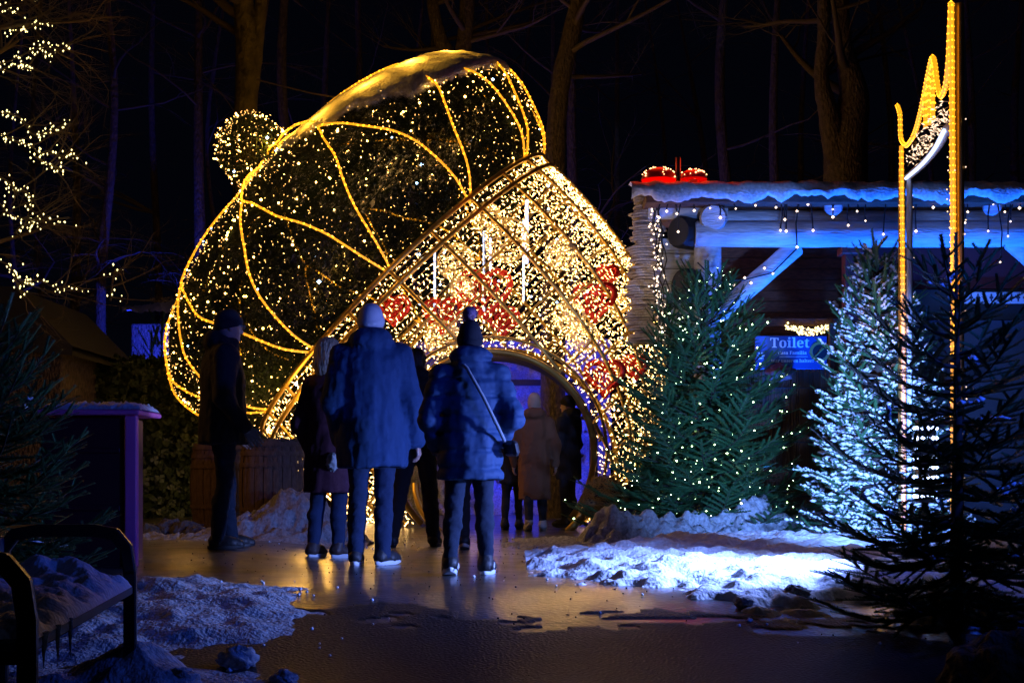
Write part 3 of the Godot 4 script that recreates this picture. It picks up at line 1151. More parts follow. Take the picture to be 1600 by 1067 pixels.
func beanie(parent: Node3D, c: Vector3, r: Vector3, bs: Basis, m: Material, tall: float, fold: bool) -> void:
	var mb := MB.new()
	var rows := []
	bs = bs * Basis.from_euler(Vector3(0.3, 0, 0))
	var prof_ := [[-0.6, 1.0], [-0.3, 1.05], [-0.1, 1.07], [0.02, 1.06], [0.04, 1.02], [0.3, 0.98], [0.62, 0.84], [0.86, 0.58], [0.97, 0.3], [1.0, 0.02]]
	for i in prof_.size():
		var line := PackedVector3Array()
		for j in 48:
			var an := TAU * j / 48
			var k: float = prof_[i][1] * (1.0 + (0.014 if j % 2 == 0 else -0.014))
			var yy: float = prof_[i][0]
			if yy > 0:
				yy *= tall
			line.append(c + bs * Vector3(cos(an) * r.x * k, yy * r.y, sin(an) * r.z * k))
		rows.append(line)
	mb.grid(rows, true, false)
	var hat := obj("beanie", mb, m, parent)
	if fold:
		mb = MB.new()
		rows = []
		for e in [[-0.66, 0.98], [-0.68, 1.09], [-0.4, 1.15], [-0.12, 1.15], [-0.06, 1.05]]:
			var line := PackedVector3Array()
			for j in 48:
				var an := TAU * j / 48
				var k: float = e[1] * (1.0 + (0.012 if j % 2 == 0 else -0.012))
				line.append(c + bs * Vector3(cos(an) * r.x * k, e[0] * r.y, sin(an) * r.z * k))
			rows.append(line)
		mb.grid(rows, true, false)
		obj("fold", mb, m, hat)

func person(label: String, at: Vector3, turn: float, s: Dictionary) -> Node3D:
	# local axes: x to the person's right, y up, facing -z
	var h: float = s.h
	var t := thing("person", label, "person", at, turn)
	var cell: float = s.get("cell", 0.016)
	var nz := noise_of(1.0, FastNoiseLite.TYPE_SIMPLEX_SMOOTH, int(h * 1000), 3)
	var sw: float = s.get("sw", 0.112) * h
	var shy := 0.815 * h
	var legs: Array = s.legs          # for each leg: [ankle, forward bend of the knee, toe direction, heel lift]
	var arms: Array = s.arms          # for each arm: [elbow, wrist]
	var hip := 0.5 * h
	var hd := Basis.from_euler(Vector3(s.get("nod", 0.0), s.get("look", 0.0), 0))
	var hc: Vector3 = Vector3(0, 0.925 * h, -0.012) + s.get("head", Vector3.ZERO)
	var k := h / 1.8
	# body
	var body := MB.new()
	var f := Field.new(Vector3(-0.55, -0.02, -0.5), Vector3(0.55, h * 0.9, 0.5), 0.022)
	f.loft([[0.46 * h, 0, 0, 0.13 * k, 0.09 * k], [0.6 * h, 0, 0, 0.12 * k, 0.085 * k], [0.74 * h, 0, 0, 0.14 * k, 0.09 * k], [0.81 * h, 0, 0, 0.1 * k, 0.06 * k]], 0.04)
	f.capsule(Vector3(0, 0.79 * h, 0), Vector3(hc.x * 0.6, 0.87 * h, hc.z * 0.5), 0.055 * k, 0.05 * k, 0.04)
	for e in 2:
		var sg := -1.0 if e == 0 else 1.0
		var sh := Vector3(sg * sw * 0.9, shy - 0.02, 0)
		f.capsule(sh, arms[e][0], 0.045 * k, 0.036 * k)
		f.capsule(arms[e][0], arms[e][1], 0.036 * k, 0.026 * k)
		var hp := Vector3(sg * 0.085 * k, hip, 0)
		var an: Vector3 = legs[e][0]
		var kn: Vector3 = hp.lerp(an, 0.5) + Vector3(0, 0, -legs[e][1])
		f.capsule(hp, kn, 0.065 * k, 0.05 * k)
		f.capsule(kn, an, 0.048 * k, 0.034 * k)
		var toe: Vector3 = legs[e][2]
		f.capsule(an + Vector3(0, -0.04, 0), an + toe * 0.13 + Vector3(0, -0.05 - legs[e][3], 0), 0.032, 0.026)
	f.mesh(body)
	# head on a finer grid
	var hs := 0.98 * k
	f = Field.new(Vector3(-0.14, -0.2, -0.16), Vector3(0.14, 0.16, 0.14), s.get("head_cell", 0.009))
	f.ell(Vector3(0, 0.02, 0.01) * hs, Vector3(0.076, 0.1, 0.093) * hs, Basis.IDENTITY, 0.02)
	f.ell(Vector3(0, -0.05, -0.025) * hs, Vector3(0.058, 0.07, 0.066) * hs, Basis.IDENTITY, 0.03)
	f.capsule(Vector3(0, -0.1, -0.07) * hs, Vector3(0, -0.095, -0.06) * hs, 0.022 * hs, 0.024 * hs, 0.03)
	f.capsule(Vector3(0, 0.005, -0.086) * hs, Vector3(0, -0.038, -0.108) * hs, 0.009 * hs, 0.015 * hs, 0.012)
	f.capsule(Vector3(-0.018, -0.07, -0.084) * hs, Vector3(0.018, -0.07, -0.084) * hs, 0.008 * hs, 0.008 * hs, 0.008)
	f.capsule(Vector3(-0.035, 0.022, -0.078) * hs, Vector3(0.035, 0.022, -0.078) * hs, 0.011 * hs, 0.011 * hs, 0.014)
	for sg in [-1.0, 1.0]:
		f.ell(Vector3(sg * 0.078, -0.015, 0.012) * hs, Vector3(0.012, 0.032, 0.02) * hs, Basis.IDENTITY, 0.008)
		f.ell(Vector3(sg * 0.03, -0.002, -0.078) * hs, Vector3(0.013, 0.01, 0.012) * hs, Basis.IDENTITY, 0.004)
	f.capsule(Vector3(0, -0.06, 0.02) * hs, Vector3(0, -0.17, 0.03) * hs, 0.05 * hs, 0.052 * hs, 0.03)
	f.mesh(body, Transform3D(hd, hc))
	for e in 2:
		if not s.get("no_hand", [false, false])[e]:
			var sg := -1.0 if e == 0 else 1.0
			var dir: Vector3 = (arms[e][1] - arms[e][0]).normalized()
			hand(body, arms[e][1] + dir * 0.02, dir, Vector3(-sg, 0, -0.25), Vector3(0, 0, -1), 0.95 * k, s.get("curl", 0.35))
	obj("body", body, M.skin, t)
	# trousers
	var mb := MB.new()
	f = Field.new(Vector3(-0.45, 0.0, -0.5), Vector3(0.45, 0.6 * h, 0.5), cell)
	var lw: float = s.get("leg", 1.0) * k
	f.loft([[0.46 * h, 0, 0, 0.165 * k, 0.115 * k], [0.52 * h, 0, 0.005, 0.165 * k, 0.12 * k], [0.58 * h, 0, 0, 0.15 * k, 0.105 * k]], 0.03)
	for e in 2:
		var sg := -1.0 if e == 0 else 1.0
		var hp := Vector3(sg * 0.085 * k, 0.49 * h, 0)
		var an: Vector3 = legs[e][0]
		var kn: Vector3 = hp.lerp(an, 0.5) + Vector3(0, 0, -legs[e][1])
		f.capsule(hp, kn, 0.094 * lw, 0.062 * lw, 0.02)
		f.capsule(kn, kn.lerp(an, 0.35) + Vector3(0, 0, 0.015), 0.064 * lw, 0.064 * lw, 0.02)
		f.capsule(kn.lerp(an, 0.35) + Vector3(0, 0, 0.015), an + Vector3(0, 0.0, 0), 0.064 * lw, s.get("cuff", 0.05) * k, 0.02)
	f.rough(nz, 0.012, Vector3(9, 13, 9))
	f.mesh(mb)
	obj("trousers", mb, s.trousers, t)
	# coat
	mb = MB.new()
	var hem: float = s.hem
	f = Field.new(Vector3(-0.55, hem - 0.05, -0.42), Vector3(0.55, h * 0.96, 0.42), cell)
	var cw: float = s.get("wide", 1.0) * k
	var hw: float = s.get("hem_wide", 1.0) * k
	var mid := 0.62 * h
	f.loft([[hem, 0, 0.0, 0.215 * hw, 0.165 * hw], [lerpf(hem, mid, 0.5), 0, 0.0, 0.212 * lerpf(hw, cw, 0.5), 0.16 * lerpf(hw, cw, 0.5)], [mid, 0, 0.0, 0.198 * cw, 0.148 * cw], [0.72 * h, 0, 0.004, 0.205 * cw, 0.148 * cw], [0.785 * h, 0, 0.006, 0.2 * cw, 0.13 * cw], [0.825 * h, 0, 0.006, 0.155 * cw, 0.1 * cw], [0.855 * h, 0, 0.0, 0.085 * cw, 0.08 * cw]], 0.03)
	for e in 2:
		var sg := -1.0 if e == 0 else 1.0
		var sh := Vector3(sg * sw, shy - 0.035, 0.005)
		f.capsule(sh, arms[e][0], 0.08 * cw, 0.064 * cw, 0.06)
		f.capsule(arms[e][0], arms[e][1] + (arms[e][0] - arms[e][1]).normalized() * 0.0, 0.064 * cw, 0.05 * cw, 0.05)
	if s.get("hood", true):
		f.ell(Vector3(0, 0.858 * h, 0.07), Vector3(0.145, 0.075, 0.09) * k, Basis.from_euler(Vector3(0.3, 0, 0)), 0.03)
		f.capsule(Vector3(-0.06 * k, 0.872 * h, 0.085), Vector3(0.06 * k, 0.872 * h, 0.085), 0.05 * k, 0.05 * k, 0.03)
		f.capsule(Vector3(-0.1 * k, 0.855 * h, 0.0), Vector3(-0.04 * k, 0.85 * h, -0.08), 0.045 * k, 0.035 * k, 0.04)
		f.capsule(Vector3(0.1 * k, 0.855 * h, 0.0), Vector3(0.04 * k, 0.85 * h, -0.08), 0.045 * k, 0.035 * k, 0.04)
	else:
		f.capsule(Vector3(0, 0.84 * h, 0.0), Vector3(0, 0.872 * h, 0.0), 0.078 * k, 0.075 * k, 0.04)
	f.rough(nz, 0.006, Vector3(9, 15, 9))
	f.rough(nz, s.get("fold", 0.014), Vector3(7, 2.2, 7), s.get("quilt", 0.0), 0.013)
	f.mesh(mb)
	obj("coat", mb, s.coat, t)
	# hat, hair
	if s.has("hat"):
		beanie(t, hc + hd * Vector3(0, 0.045, 0.012) * hs, Vector3(0.084, 0.092, 0.1) * hs, hd, s.hat, s.get("tall", 1.0), s.get("hat_fold", true))
	if s.has("bobble"):
		mb = MB.new()
		var pc: Vector3 = hc + hd * Vector3(0, 0.055 + 0.092 * s.get("tall", 1.0) + 0.035, 0.012) * hs
		for i in 700:
			var n := Vector3(nz.get_noise_2d(i * 3.7, 1.0), nz.get_noise_2d(i * 2.9, 50.0), nz.get_noise_2d(i * 3.1, 90.0)).normalized()
			var w := n.cross(Vector3(0.3, 0.5, 0.8)).normalized() * 0.003
			mb.tri(pc - w + n * 0.02, pc + w + n * 0.02, pc + n * 0.056, n, n, n)
		mb.ball(pc, Vector3.ONE * 0.045, 10, noise_of(9.0, FastNoiseLite.TYPE_SIMPLEX, 4, 2), 0.2)
		obj("bobble", mb, s.bobble, t)
	if s.has("hair"):
		mb = MB.new()
		f = Field.new(Vector3(-0.16, -0.3, -0.17), Vector3(0.16, 0.18, 0.18), 0.009)
		f.ell(Vector3(0, 0.035, 0.018), Vector3(0.092, 0.1, 0.1), Basis.IDENTITY, 0.03)
		if s.get("long_hair", false):
			f.ell(Vector3(0, -0.06, 0.055), Vector3(0.1, 0.13, 0.07), Basis.IDENTITY, 0.04)
			for sg in [-1.0, 1.0]:
				f.capsule(Vector3(sg * 0.07, 0.03, -0.02), Vector3(sg * 0.085, -0.12, 0.0), 0.03, 0.026, 0.03)
		else:
			f.ell(Vector3(0, -0.035, 0.06), Vector3(0.08, 0.07, 0.045), Basis.IDENTITY, 0.03)
		f.rough(nz, 0.012, Vector3(60, 6, 60))
		f.mesh(mb, Transform3D(hd, hc))
		obj("hair", mb, s.hair, t)
	# shoes
	for e in 2:
		var an: Vector3 = legs[e][0]
		var toe: Vector3 = legs[e][2]
		var lift: float = legs[e][3]
		var pitch := asin(clampf(lift / 0.2, -0.9, 0.9))
		var sl: float = 0.27 * k
		mb = MB.new()
		f = Field.new(Vector3(-0.08, -0.02, -0.26), Vector3(0.08, 0.2, 0.12), 0.009)
		f.capsule(Vector3(0, 0.11, 0.0), Vector3(0, 0.06, 0.02), 0.046, 0.048, 0.03)
		f.capsule(Vector3(0, 0.055, 0.03), Vector3(0, 0.05, -0.1), 0.04, 0.043, 0.03)
		f.capsule(Vector3(0, 0.05, -0.08), Vector3(0, 0.04, sl * -0.6), 0.046, 0.034, 0.03)
		f.floor_at(0.026)
		f.rough(nz, 0.006, Vector3(14, 14, 14))
		var yaw := atan2(-toe.x, -toe.z)
		var tr := Transform3D(Basis.from_euler(Vector3(0, yaw, 0)) * Basis.from_euler(Vector3(-pitch, 0, 0)), Vector3(an.x, an.y - 0.085, an.z))
		f.mesh(mb, tr)
		var shoe := obj("shoe", mb, s.shoes, t)
		mb = MB.new()
		var rows := []
		for y in [[0.0, 0.86], [0.004, 1.0], [0.026, 1.02], [0.032, 0.96], [0.032, 0.5]]:
			var line := PackedVector3Array()
			for j in 28:
				var a2 := TAU * j / 28
				var zz := sin(a2)
				var wd := 0.047 - 0.008 * zz * (1.0 if zz > 0 else -0.4)
				line.append(tr * Vector3(cos(a2) * wd * y[1], y[0] + (0.012 * zz * zz if zz < -0.6 else 0.0), (-0.058 + zz * 0.135 * y[1]) * k))
			rows.append(line)
		mb.grid(rows, true, false)
		var bot := PackedVector3Array(rows[0])
		for j in range(1, 27):
			mb.flat(bot[0], bot[j], bot[j + 1], Vector3.DOWN)
		obj("sole", mb, s.get("soles", s.shoes), shoe)
	return t

func leg(x: float, z: float, y: float = 0.085, bend: float = 0.02, tx: float = 0.0, lift: float = 0.0) -> Array:
	return [Vector3(x, y, z), bend, Vector3(tx, 0, -1).normalized(), lift]

func people() -> void:
	var mb: MB
	# man by the barrels, seen from his side
	var at := Vector3(-2.21, gh(-2.21, -11.0), -11.0)
	var p := person("person in long black coat, dark beanie and glasses standing beside the barrels", at, deg_to_rad(-72), {
		"h": 1.84, "sw": 0.118, "hem": 0.8, "wide": 1.12, "hem_wide": 1.14, "coat": M.black_cloth, "trousers": M.dark_jeans, "cuff": 0.056, "shoes": M.shoe_dark,
		"legs": [leg(-0.11, -0.07, 0.085, 0.01, -0.2), leg(0.1, 0.05, 0.085, 0.03, 0.2)],
		"arms": [[Vector3(-0.25, 1.13, 0.0), Vector3(-0.24, 0.9, -0.15)], [Vector3(0.29, 1.14, 0.03), Vector3(0.3, 0.93, -0.12)]],
		"hat": M.black_knit, "hat_fold": true, "tall": 0.9, "look": 0.25, "nod": -0.05, "head_cell": 0.006, "head": Vector3(0, 0, -0.03), "fold": 0.016})
	var hc := Vector3(0, 0.925 * 1.84, -0.042)
	var hd := Basis.from_euler(Vector3(-0.05, 0.25, 0))
	var g := MB.new()
	for sg in [-1.0, 1.0]:
		var pts := PackedVector3Array()
		for i in 17:
			pts.append(hc + hd * (Vector3(sg * 0.034 + cos(TAU * i / 16) * 0.027, 0.0 + sin(TAU * i / 16) * 0.02, -0.108)))
		g.tube(pts, 0.0018, 5, false)
		g.tube(PackedVector3Array([hc + hd * Vector3(sg * 0.061, 0.004, -0.105), hc + hd * Vector3(sg * 0.082, 0.004, -0.06), hc + hd * Vector3(sg * 0.083, 0.0, 0.02)]), 0.0018, 5)
	g.tube(PackedVector3Array([hc + hd * Vector3(-0.008, 0.004, -0.11), hc + hd * Vector3(0.008, 0.004, -0.11)]), 0.0018, 5)
	obj("glasses_frame", g, M.grey_wool, p)
	g = MB.new()
	for sg in [-1.0, 1.0]:
		for i in 16:
			var c := Vector3(sg * 0.034, 0, -0.107)
			g.flat(hc + hd * c, hc + hd * (c + Vector3(cos(TAU * i / 16) * 0.026, sin(TAU * i / 16) * 0.019, 0)), hc + hd * (c + Vector3(cos(TAU * (i + 1) / 16) * 0.026, sin(TAU * (i + 1) / 16) * 0.019, 0)), hd * Vector3.FORWARD)
	obj("lens", g, M.lens, p)
	for e in [[Vector3(0.29, 1.14, 0.03), Vector3(0.3, 0.93, -0.12), 1.0]]:
		g = MB.new()
		var d: Vector3 = (e[1] - e[0]).normalized()
		hand(g, e[1] + d * 0.015, d, Vector3(-e[2], 0, -0.3), Vector3(0, 0, -1), 1.18, 0.3)
		obj("glove", g, M.grey_wool, p)
	# blonde woman
	p = person("blonde person in burgundy coat holding a pale cloth, beside the navy parka", Vector3(-1.40, 0, -11.0), deg_to_rad(-28), {
		"h": 1.68, "sw": 0.1, "hem": 0.5, "wide": 0.95, "hem_wide": 1.06, "coat": M.burgundy_cloth, "trousers": M.jeans, "cuff": 0.05, "shoes": M.shoe_brown, "soles": M.pale_cloth,
		"legs": [leg(-0.1, 0.06, 0.085, 0.02, -0.1), leg(0.09, 0.0, 0.085, 0.02, 0.25)],
		"arms": [[Vector3(-0.23, 1.02, 0.06), Vector3(-0.2, 0.8, -0.04)], [Vector3(0.22, 1.02, 0.05), Vector3(0.17, 0.8, 0.0)]],
		"hair": M.blond_hair, "long_hair": true, "look": -0.3, "hood": false, "nod": -0.1})
	mb = MB.new()
	mb.ball(Vector3(0.13, 0.73, 0.14), Vector3(0.055, 0.065, 0.03), 12, noise_of(6.0, FastNoiseLite.TYPE_SIMPLEX, 3, 3), 0.35)
	obj("pale_cloth", mb, M.pale_cloth, p)
	# scarf
	mb = MB.new()
	mb.ball(Vector3(0, 1.455, 0.0), Vector3(0.1, 0.05, 0.1), 12, noise_of(6.0, FastNoiseLite.TYPE_SIMPLEX, 5, 3), 0.2)
	obj("scarf", mb, M.grey_wool, p)
	# man in the navy parka
	p = person("tall person in navy parka and white beanie, seen from behind in jeans", Vector3(-0.965, 0, -10.1), deg_to_rad(4), {
		"h": 1.83, "sw": 0.11, "hem": 0.68, "wide": 1.16, "hem_wide": 1.16, "coat": M.navy_cloth, "trousers": M.jeans, "cuff": 0.056, "shoes": M.shoe_dark, "soles": M.sole_white, "cell": 0.014,
		"legs": [leg(-0.13, 0.03, 0.085, 0.02, 0.1), leg(0.06, 0.08, 0.085, 0.03, 0.75)],
		"arms": [[Vector3(-0.27, 1.14, 0.02), Vector3(-0.24, 0.89, -0.08)], [Vector3(0.275, 1.14, 0.02), Vector3(0.31, 0.87, -0.03)]],
		"hat": M.white_knit, "tall": 1.05, "hat_fold": true, "fold": 0.016, "curl": 0.45})
	p.rotation.z = 0.015
	# person in black ahead of them
	person("person in black with dark hair walking ahead of the navy parka", Vector3(-0.86, 0, -12.9), deg_to_rad(-6), {
		"h": 1.78, "sw": 0.118, "hem": 0.88, "wide": 1.08, "coat": M.black_cloth, "trousers": M.black_cloth, "cuff": 0.06, "leg": 1.1, "shoes": M.shoe_dark,
		"legs": [leg(-0.2, 0.08, 0.085, 0.03, -0.5), leg(0.16, 0.0, 0.085, 0.02, 0.1)],
		"arms": [[Vector3(-0.28, 1.12, 0.02), Vector3(-0.28, 0.88, -0.1)], [Vector3(0.3, 1.12, 0.02), Vector3(0.28, 0.88, -0.1)]],
		"hair": M.dark_hair, "hood": true})
	# woman in the navy padded jacket
	p = person("person in navy padded jacket and bobble hat with a shoulder bag, walking", Vector3(-0.262, 0, -9.0), deg_to_rad(2), {
		"h": 1.58, "sw": 0.112, "hem": 0.6, "wide": 1.07, "hem_wide": 1.08, "coat": M.navy_puffer, "trousers": M.dark_jeans, "cuff": 0.047, "leg": 1.02, "shoes": M.shoe_dark, "soles": M.sole_white, "cell": 0.013, "quilt": 9.0, "fold": 0.012,
		"legs": [leg(-0.125, 0.1, 0.1, 0.05, -0.05, 0.05), leg(0.1, -0.02, 0.085, 0.03, 0.2)],
		"arms": [[Vector3(-0.26, 0.98, 0.05), Vector3(-0.22, 0.8, -0.1)], [Vector3(0.27, 0.98, 0.06), Vector3(0.2, 0.84, -0.12)]],
		"hat": M.black_knit, "tall": 1.25, "hat_fold": true, "bobble": M.pink_fur, "head": Vector3(0, 0, -0.03)})
	mb = MB.new()
	mb.tube(PackedVector3Array([Vector3(-0.09, 1.36, 0.02), Vector3(-0.02, 1.28, 0.16), Vector3(0.08, 1.1, 0.205), Vector3(0.17, 0.92, 0.175), Vector3(0.215, 0.83, 0.1)]), 0.012, 6)
	var strap := obj("bag_strap", mb, M.grey_wool, p)
	mb = MB.new()
	mb.box(Transform3D(Basis.from_euler(Vector3(0, 0.4, 0.25)), Vector3(0.255, 0.79, 0.06)), Vector3(0.05, 0.1, 0.16), 0.02)
	obj("bag", mb, M.shoe_dark, p)
	for e in 2:                   # white flashes on the shoes
		mb = MB.new()
		var x: float = [-0.125, 0.1][e]
		mb.tube(PackedVector3Array([Vector3(x + 0.047, 0.045, 0.06 + [0.1, -0.02][e]), Vector3(x + 0.05, 0.075, -0.01 + [0.1, -0.02][e]), Vector3(x + 0.052, 0.05, -0.07 + [0.1, -0.02][e])]), 0.006, 5)
		obj("shoe_stripe", mb, M.sole_white, p)
	# someone ahead of her, mostly hidden
	person("person in dark clothes almost hidden behind the padded jacket", Vector3(-0.35, 0, -12.4), 0.0, {
		"h": 1.6, "hem": 0.75, "coat": M.black_cloth, "trousers": M.black_cloth, "shoes": M.shoe_dark, "soles": M.shoe_pale, "cell": 0.02,
		"legs": [leg(-0.06, 0.05, 0.1, 0.03, 0.0, 0.04), leg(0.1, 0.0, 0.085, 0.02, 0.1)],
		"arms": [[Vector3(-0.24, 1.0, 0.0), Vector3(-0.2, 0.8, -0.1)], [Vector3(0.24, 1.0, 0.0), Vector3(0.2, 0.8, -0.1)]],
		"hat": M.black_knit})
	# in the doorway
	person("person in long tan coat and beige beanie walking through the doorway", Vector3(0.262, 0, -16.9), deg_to_rad(3), {
		"h": 1.6, "sw": 0.105, "hem": 0.37, "wide": 1.05, "hem_wide": 0.98, "coat": M.tan_cloth, "trousers": M.black_cloth, "cuff": 0.05, "shoes": M.shoe_pale, "cell": 0.018, "fold": 0.018,
		"legs": [leg(-0.07, 0.14, 0.13, 0.02, -0.1, 0.1), leg(0.1, 0.0, 0.085, 0.02, 0.1)],
		"arms": [[Vector3(-0.25, 1.0, 0.0), Vector3(-0.24, 0.78, -0.1)], [Vector3(0.25, 1.0, 0.0), Vector3(0.26, 0.78, -0.1)]],
		"hat": M.beige_knit, "tall": 1.35, "hat_fold": false})
	person("smaller person in dark clothes walking close beside the tan coat", Vector3(0.0, 0, -17.3), deg_to_rad(-5), {
		"h": 1.35, "hem": 0.55, "coat": M.black_cloth, "trousers": M.black_cloth, "shoes": M.shoe_dark, "cell": 0.022,
		"legs": [leg(-0.08, 0.08, 0.085, 0.03, 0.0), leg(0.08, -0.08, 0.085, 0.02, 0.1)],
		"arms": [[Vector3(-0.2, 0.85, 0.0), Vector3(-0.2, 0.66, -0.1)], [Vector3(0.2, 0.85, 0.0), Vector3(0.2, 0.66, -0.1)]],
		"hat": M.black_knit, "hat_fold": true})
	person("person in dark clothes standing inside the tunnel by its dark wall", Vector3(0.72, 0, -18.3), deg_to_rad(60), {
		"h": 1.68, "hem": 0.6, "coat": M.black_cloth, "trousers": M.black_cloth, "shoes": M.shoe_dark, "cell": 0.022,
		"legs": [leg(-0.1, 0.0), leg(0.1, 0.0)],
		"arms": [[Vector3(-0.25, 1.05, 0.0), Vector3(-0.2, 1.0, -0.2)], [Vector3(0.25, 1.05, 0.0), Vector3(0.2, 0.82, -0.1)]],
		"hat": M.black_knit, "hat_fold": true})

# ---------------------------------------------------------------- ground and snow
func heightfield(mb: MB, x0: float, x1: float, z0: float, z1: float, cell: float, fn: Callable) -> void:
	var nx := int((x1 - x0) / cell)
	var nzc := int((z1 - z0) / cell)
	var rows := []
	var mask := []
	var hs := []
	for i in nzc + 1:
		var line := PackedVector3Array()
		var hl := PackedFloat32Array()
		for j in nx + 1:
			var x := x0 + j * cell
			var z := z0 + i * cell
			var e: float = fn.call(x, z)
			hl.append(e)
			line.append(Vector3(x, gh(x, z) + maxf(e, -0.015), z))
		rows.append(line)
		hs.append(hl)
	for i in nzc:
		var mk := []
		for j in nx:
			mk.append(hs[i][j] > 0 or hs[i + 1][j] > 0 or hs[i][j + 1] > 0 or hs[i + 1][j + 1] > 0)
		mask.append(mk)
	mb.grid(rows, false, false, mask)

func in_blob(x: float, z: float, cx: float, cz: float, rx: float, rz: float) -> float:
	return 1.0 - Vector2((x - cx) / rx, (z - cz) / rz).length()

func snow_patch(label: String, x0: float, x1: float, z0: float, z1: float, cell: float, m: Material, fn: Callable) -> void:
	var mb := MB.new()
	heightfield(mb, x0, x1, z0, z1, cell, fn)
	var o := obj("snow", mb, m)
	tag(o, label, "snow")
	stuff(o)

func ground() -> void:
	var mb := MB.new()
	var xs := PackedFloat32Array()
	var k := -30
	while k <= 30:
		xs.append(signf(k) * (absf(k) * 0.35 + pow(absf(k) / 30.0, 5.0) * 190.0))
		k += 1
	var rows := []
	for i in 61:
		var line := PackedVector3Array()
		for j in 61:
			var z := xs[i] - 12.0
			line.append(Vector3(xs[j], gh(xs[j], z) - 0.03, z))
		rows.append(line)
	mb.grid(rows, false, false)
	structure(obj("ground", mb, M.soil), "dark trodden earth between the trees", "ground")
	mb = MB.new()
	rows = []
	for i in 95:
		var line := PackedVector3Array()
		for j in 81:
			var z := -26.0 + i * 0.25
			var x := lerpf(-5.0, 6.0, j / 80.0)
			line.append(Vector3(x, gh(x, z), z))
		rows.append(line)
	mb.grid(rows, false, false)
	structure(obj("path", mb, M.asphalt), "wet dark asphalt path mirroring the lights", "path")
	var nd := noise_of(0.8, FastNoiseLite.TYPE_SIMPLEX_SMOOTH, 44, 5)
	mb = MB.new()
	heightfield(mb, -3.5, 4.5, -8.4, -3.0, 0.035, func(x, z):
		var edge: float = -7.2 + 0.12 * x + 0.7 * nd.get_noise_2d(x * 0.7, z * 2.0) + 0.22 * nd.get_noise_2d(x * 4.0, z * 8.0)
		return 0.006 if z > edge else -0.02)
	structure(obj("road", mb, M.dry_asphalt), "rough dry asphalt in front of the wet path", "road")
	# snow on it
	var n1 := noise_of(1.1, FastNoiseLite.TYPE_SIMPLEX_SMOOTH, 41, 4)
	var n2 := noise_of(4.5, FastNoiseLite.TYPE_SIMPLEX_SMOOTH, 42, 4)
	var nc := noise_of(3.2, FastNoiseLite.TYPE_CELLULAR, 43, 2)
	snow_patch("trodden patch of bright snow beside the fir trees", 0.1, 4.6, -14.0, -6.4, 0.03, M.snow, func(x, z):
		var e := minf(in_blob(x, z, 2.6, -10.1, 2.6, 3.0), 0.35) * 0.42 + 0.09 * n1.get_noise_2d(x, z) + 0.05 * n2.get_noise_2d(x, z)
		return minf(e, 0.09 + 0.07 * n1.get_noise_2d(x * 2, z * 2 + 9) + 0.07 * ss(-9.5, -12.0, z)) + (0.004 + 0.014 * n2.get_noise_2d(x * 1.5, z * 1.5) + 0.02 * n1.get_noise_2d(x * 2.7 + 4.0, z * 2.7) if e > 0 else 0.0))
	snow_patch("ploughed ridge of lumpy snow in front of the lit fir", 0.6, 3.6, -15.2, -12.4, 0.03, M.dirty_snow, func(x, z):
		var cz: float = -13.6 + 0.25 * sin(x * 1.7) - 0.1 * x
		var e := 0.27 * (1.0 - absf(z - cz) / (0.55 + 0.2 * n1.get_noise_2d(x * 2, 4)))
		e *= ss(0.6, 0.95, x) * (1.0 - ss(3.0, 3.6, x))
		e += 0.22 * exp(-pow((x - 2.35) / 0.16, 2) - pow((z - cz) / 0.22, 2)) + 0.14 * exp(-pow((x - 0.85) / 0.2, 2) - pow((z - cz + 0.1) / 0.3, 2))
		return e + (0.12 * n2.get_noise_2d(x, z) - 0.09 * nc.get_noise_2d(x * 1.6, z * 1.6) - 0.06) * ss(-0.05, 0.1, e))
	snow_patch("grey slush spread before the round doorway", -0.1, 2.2, -15.6, -11.8, 0.04, M.dirty_snow, func(x, z):
		var e := in_blob(x, z, 1.1, -13.6, 1.25, 1.3) * 0.12 + 0.06 * n1.get_noise_2d(x * 1.5 + 5, z * 1.5) + 0.03 * n2.get_noise_2d(x * 2, z)
		return minf(e, 0.02 + 0.03 * n2.get_noise_2d(x * 2, z * 2)))
	snow_patch("snow heap piled against the barrel", -3.2, -1.3, -14.4, -11.9, 0.025, M.dirty_snow, func(x, z):
		var e := 0.5 * exp(-pow((x + 1.95) / 0.5, 2) - pow((z + 13.2) / 0.5, 2)) + 0.1 * exp(-pow((x + 2.7) / 0.4, 2) - pow((z + 12.9) / 0.4, 2))
		return (e - 0.05) + (-0.16 * nc.get_noise_2d(x * 1.7, z * 1.7) - 0.1 + 0.09 * n2.get_noise_2d(x, z)) * ss(0.02, 0.2, e))
	snow_patch("flat crust of old snow beside the bench", -3.6, -0.6, -8.6, -4.6, 0.028, M.dirty_snow, func(x, z):
		var e := minf(maxf(in_blob(x, z, -2.35, -7.3, 1.35, 1.15), in_blob(x, z, -1.9, -5.6, 1.15, 0.7)), 0.4) * 0.3 + 0.07 * n1.get_noise_2d(x * 1.4, z * 1.4) + 0.03 * n2.get_noise_2d(x, z)
		e += 0.2 * exp(-pow((x + 1.55) / 0.22, 2) - pow((z + 5.9) / 0.2, 2))
		return 0.5 * minf(e, 0.1) + 0.8 * maxf(e - 0.13, 0.0) + (0.016 * n2.get_noise_2d(x * 1.2, z * 1.2) + 0.03 * n1.get_noise_2d(x * 2.3, z * 2.3 + 3.0)) * ss(0.0, 0.06, e))
	snow_patch("line of snow crumbs beside the barrels and the edging stones", -4.8, -2.3, -13.6, -12.2, 0.035, M.dirty_snow, func(x, z):
		return 0.07 * n2.get_noise_2d(x * 1.6, z * 1.6) - 0.03 + 0.07 * (1.0 - absf(z + 12.9) / 0.35))
	# grit on the path and crumbs of snow round the patches
	var rg := RandomNumberGenerator.new()
	rg.seed = 17
	mb = MB.new()
	var crumb := MB.new()
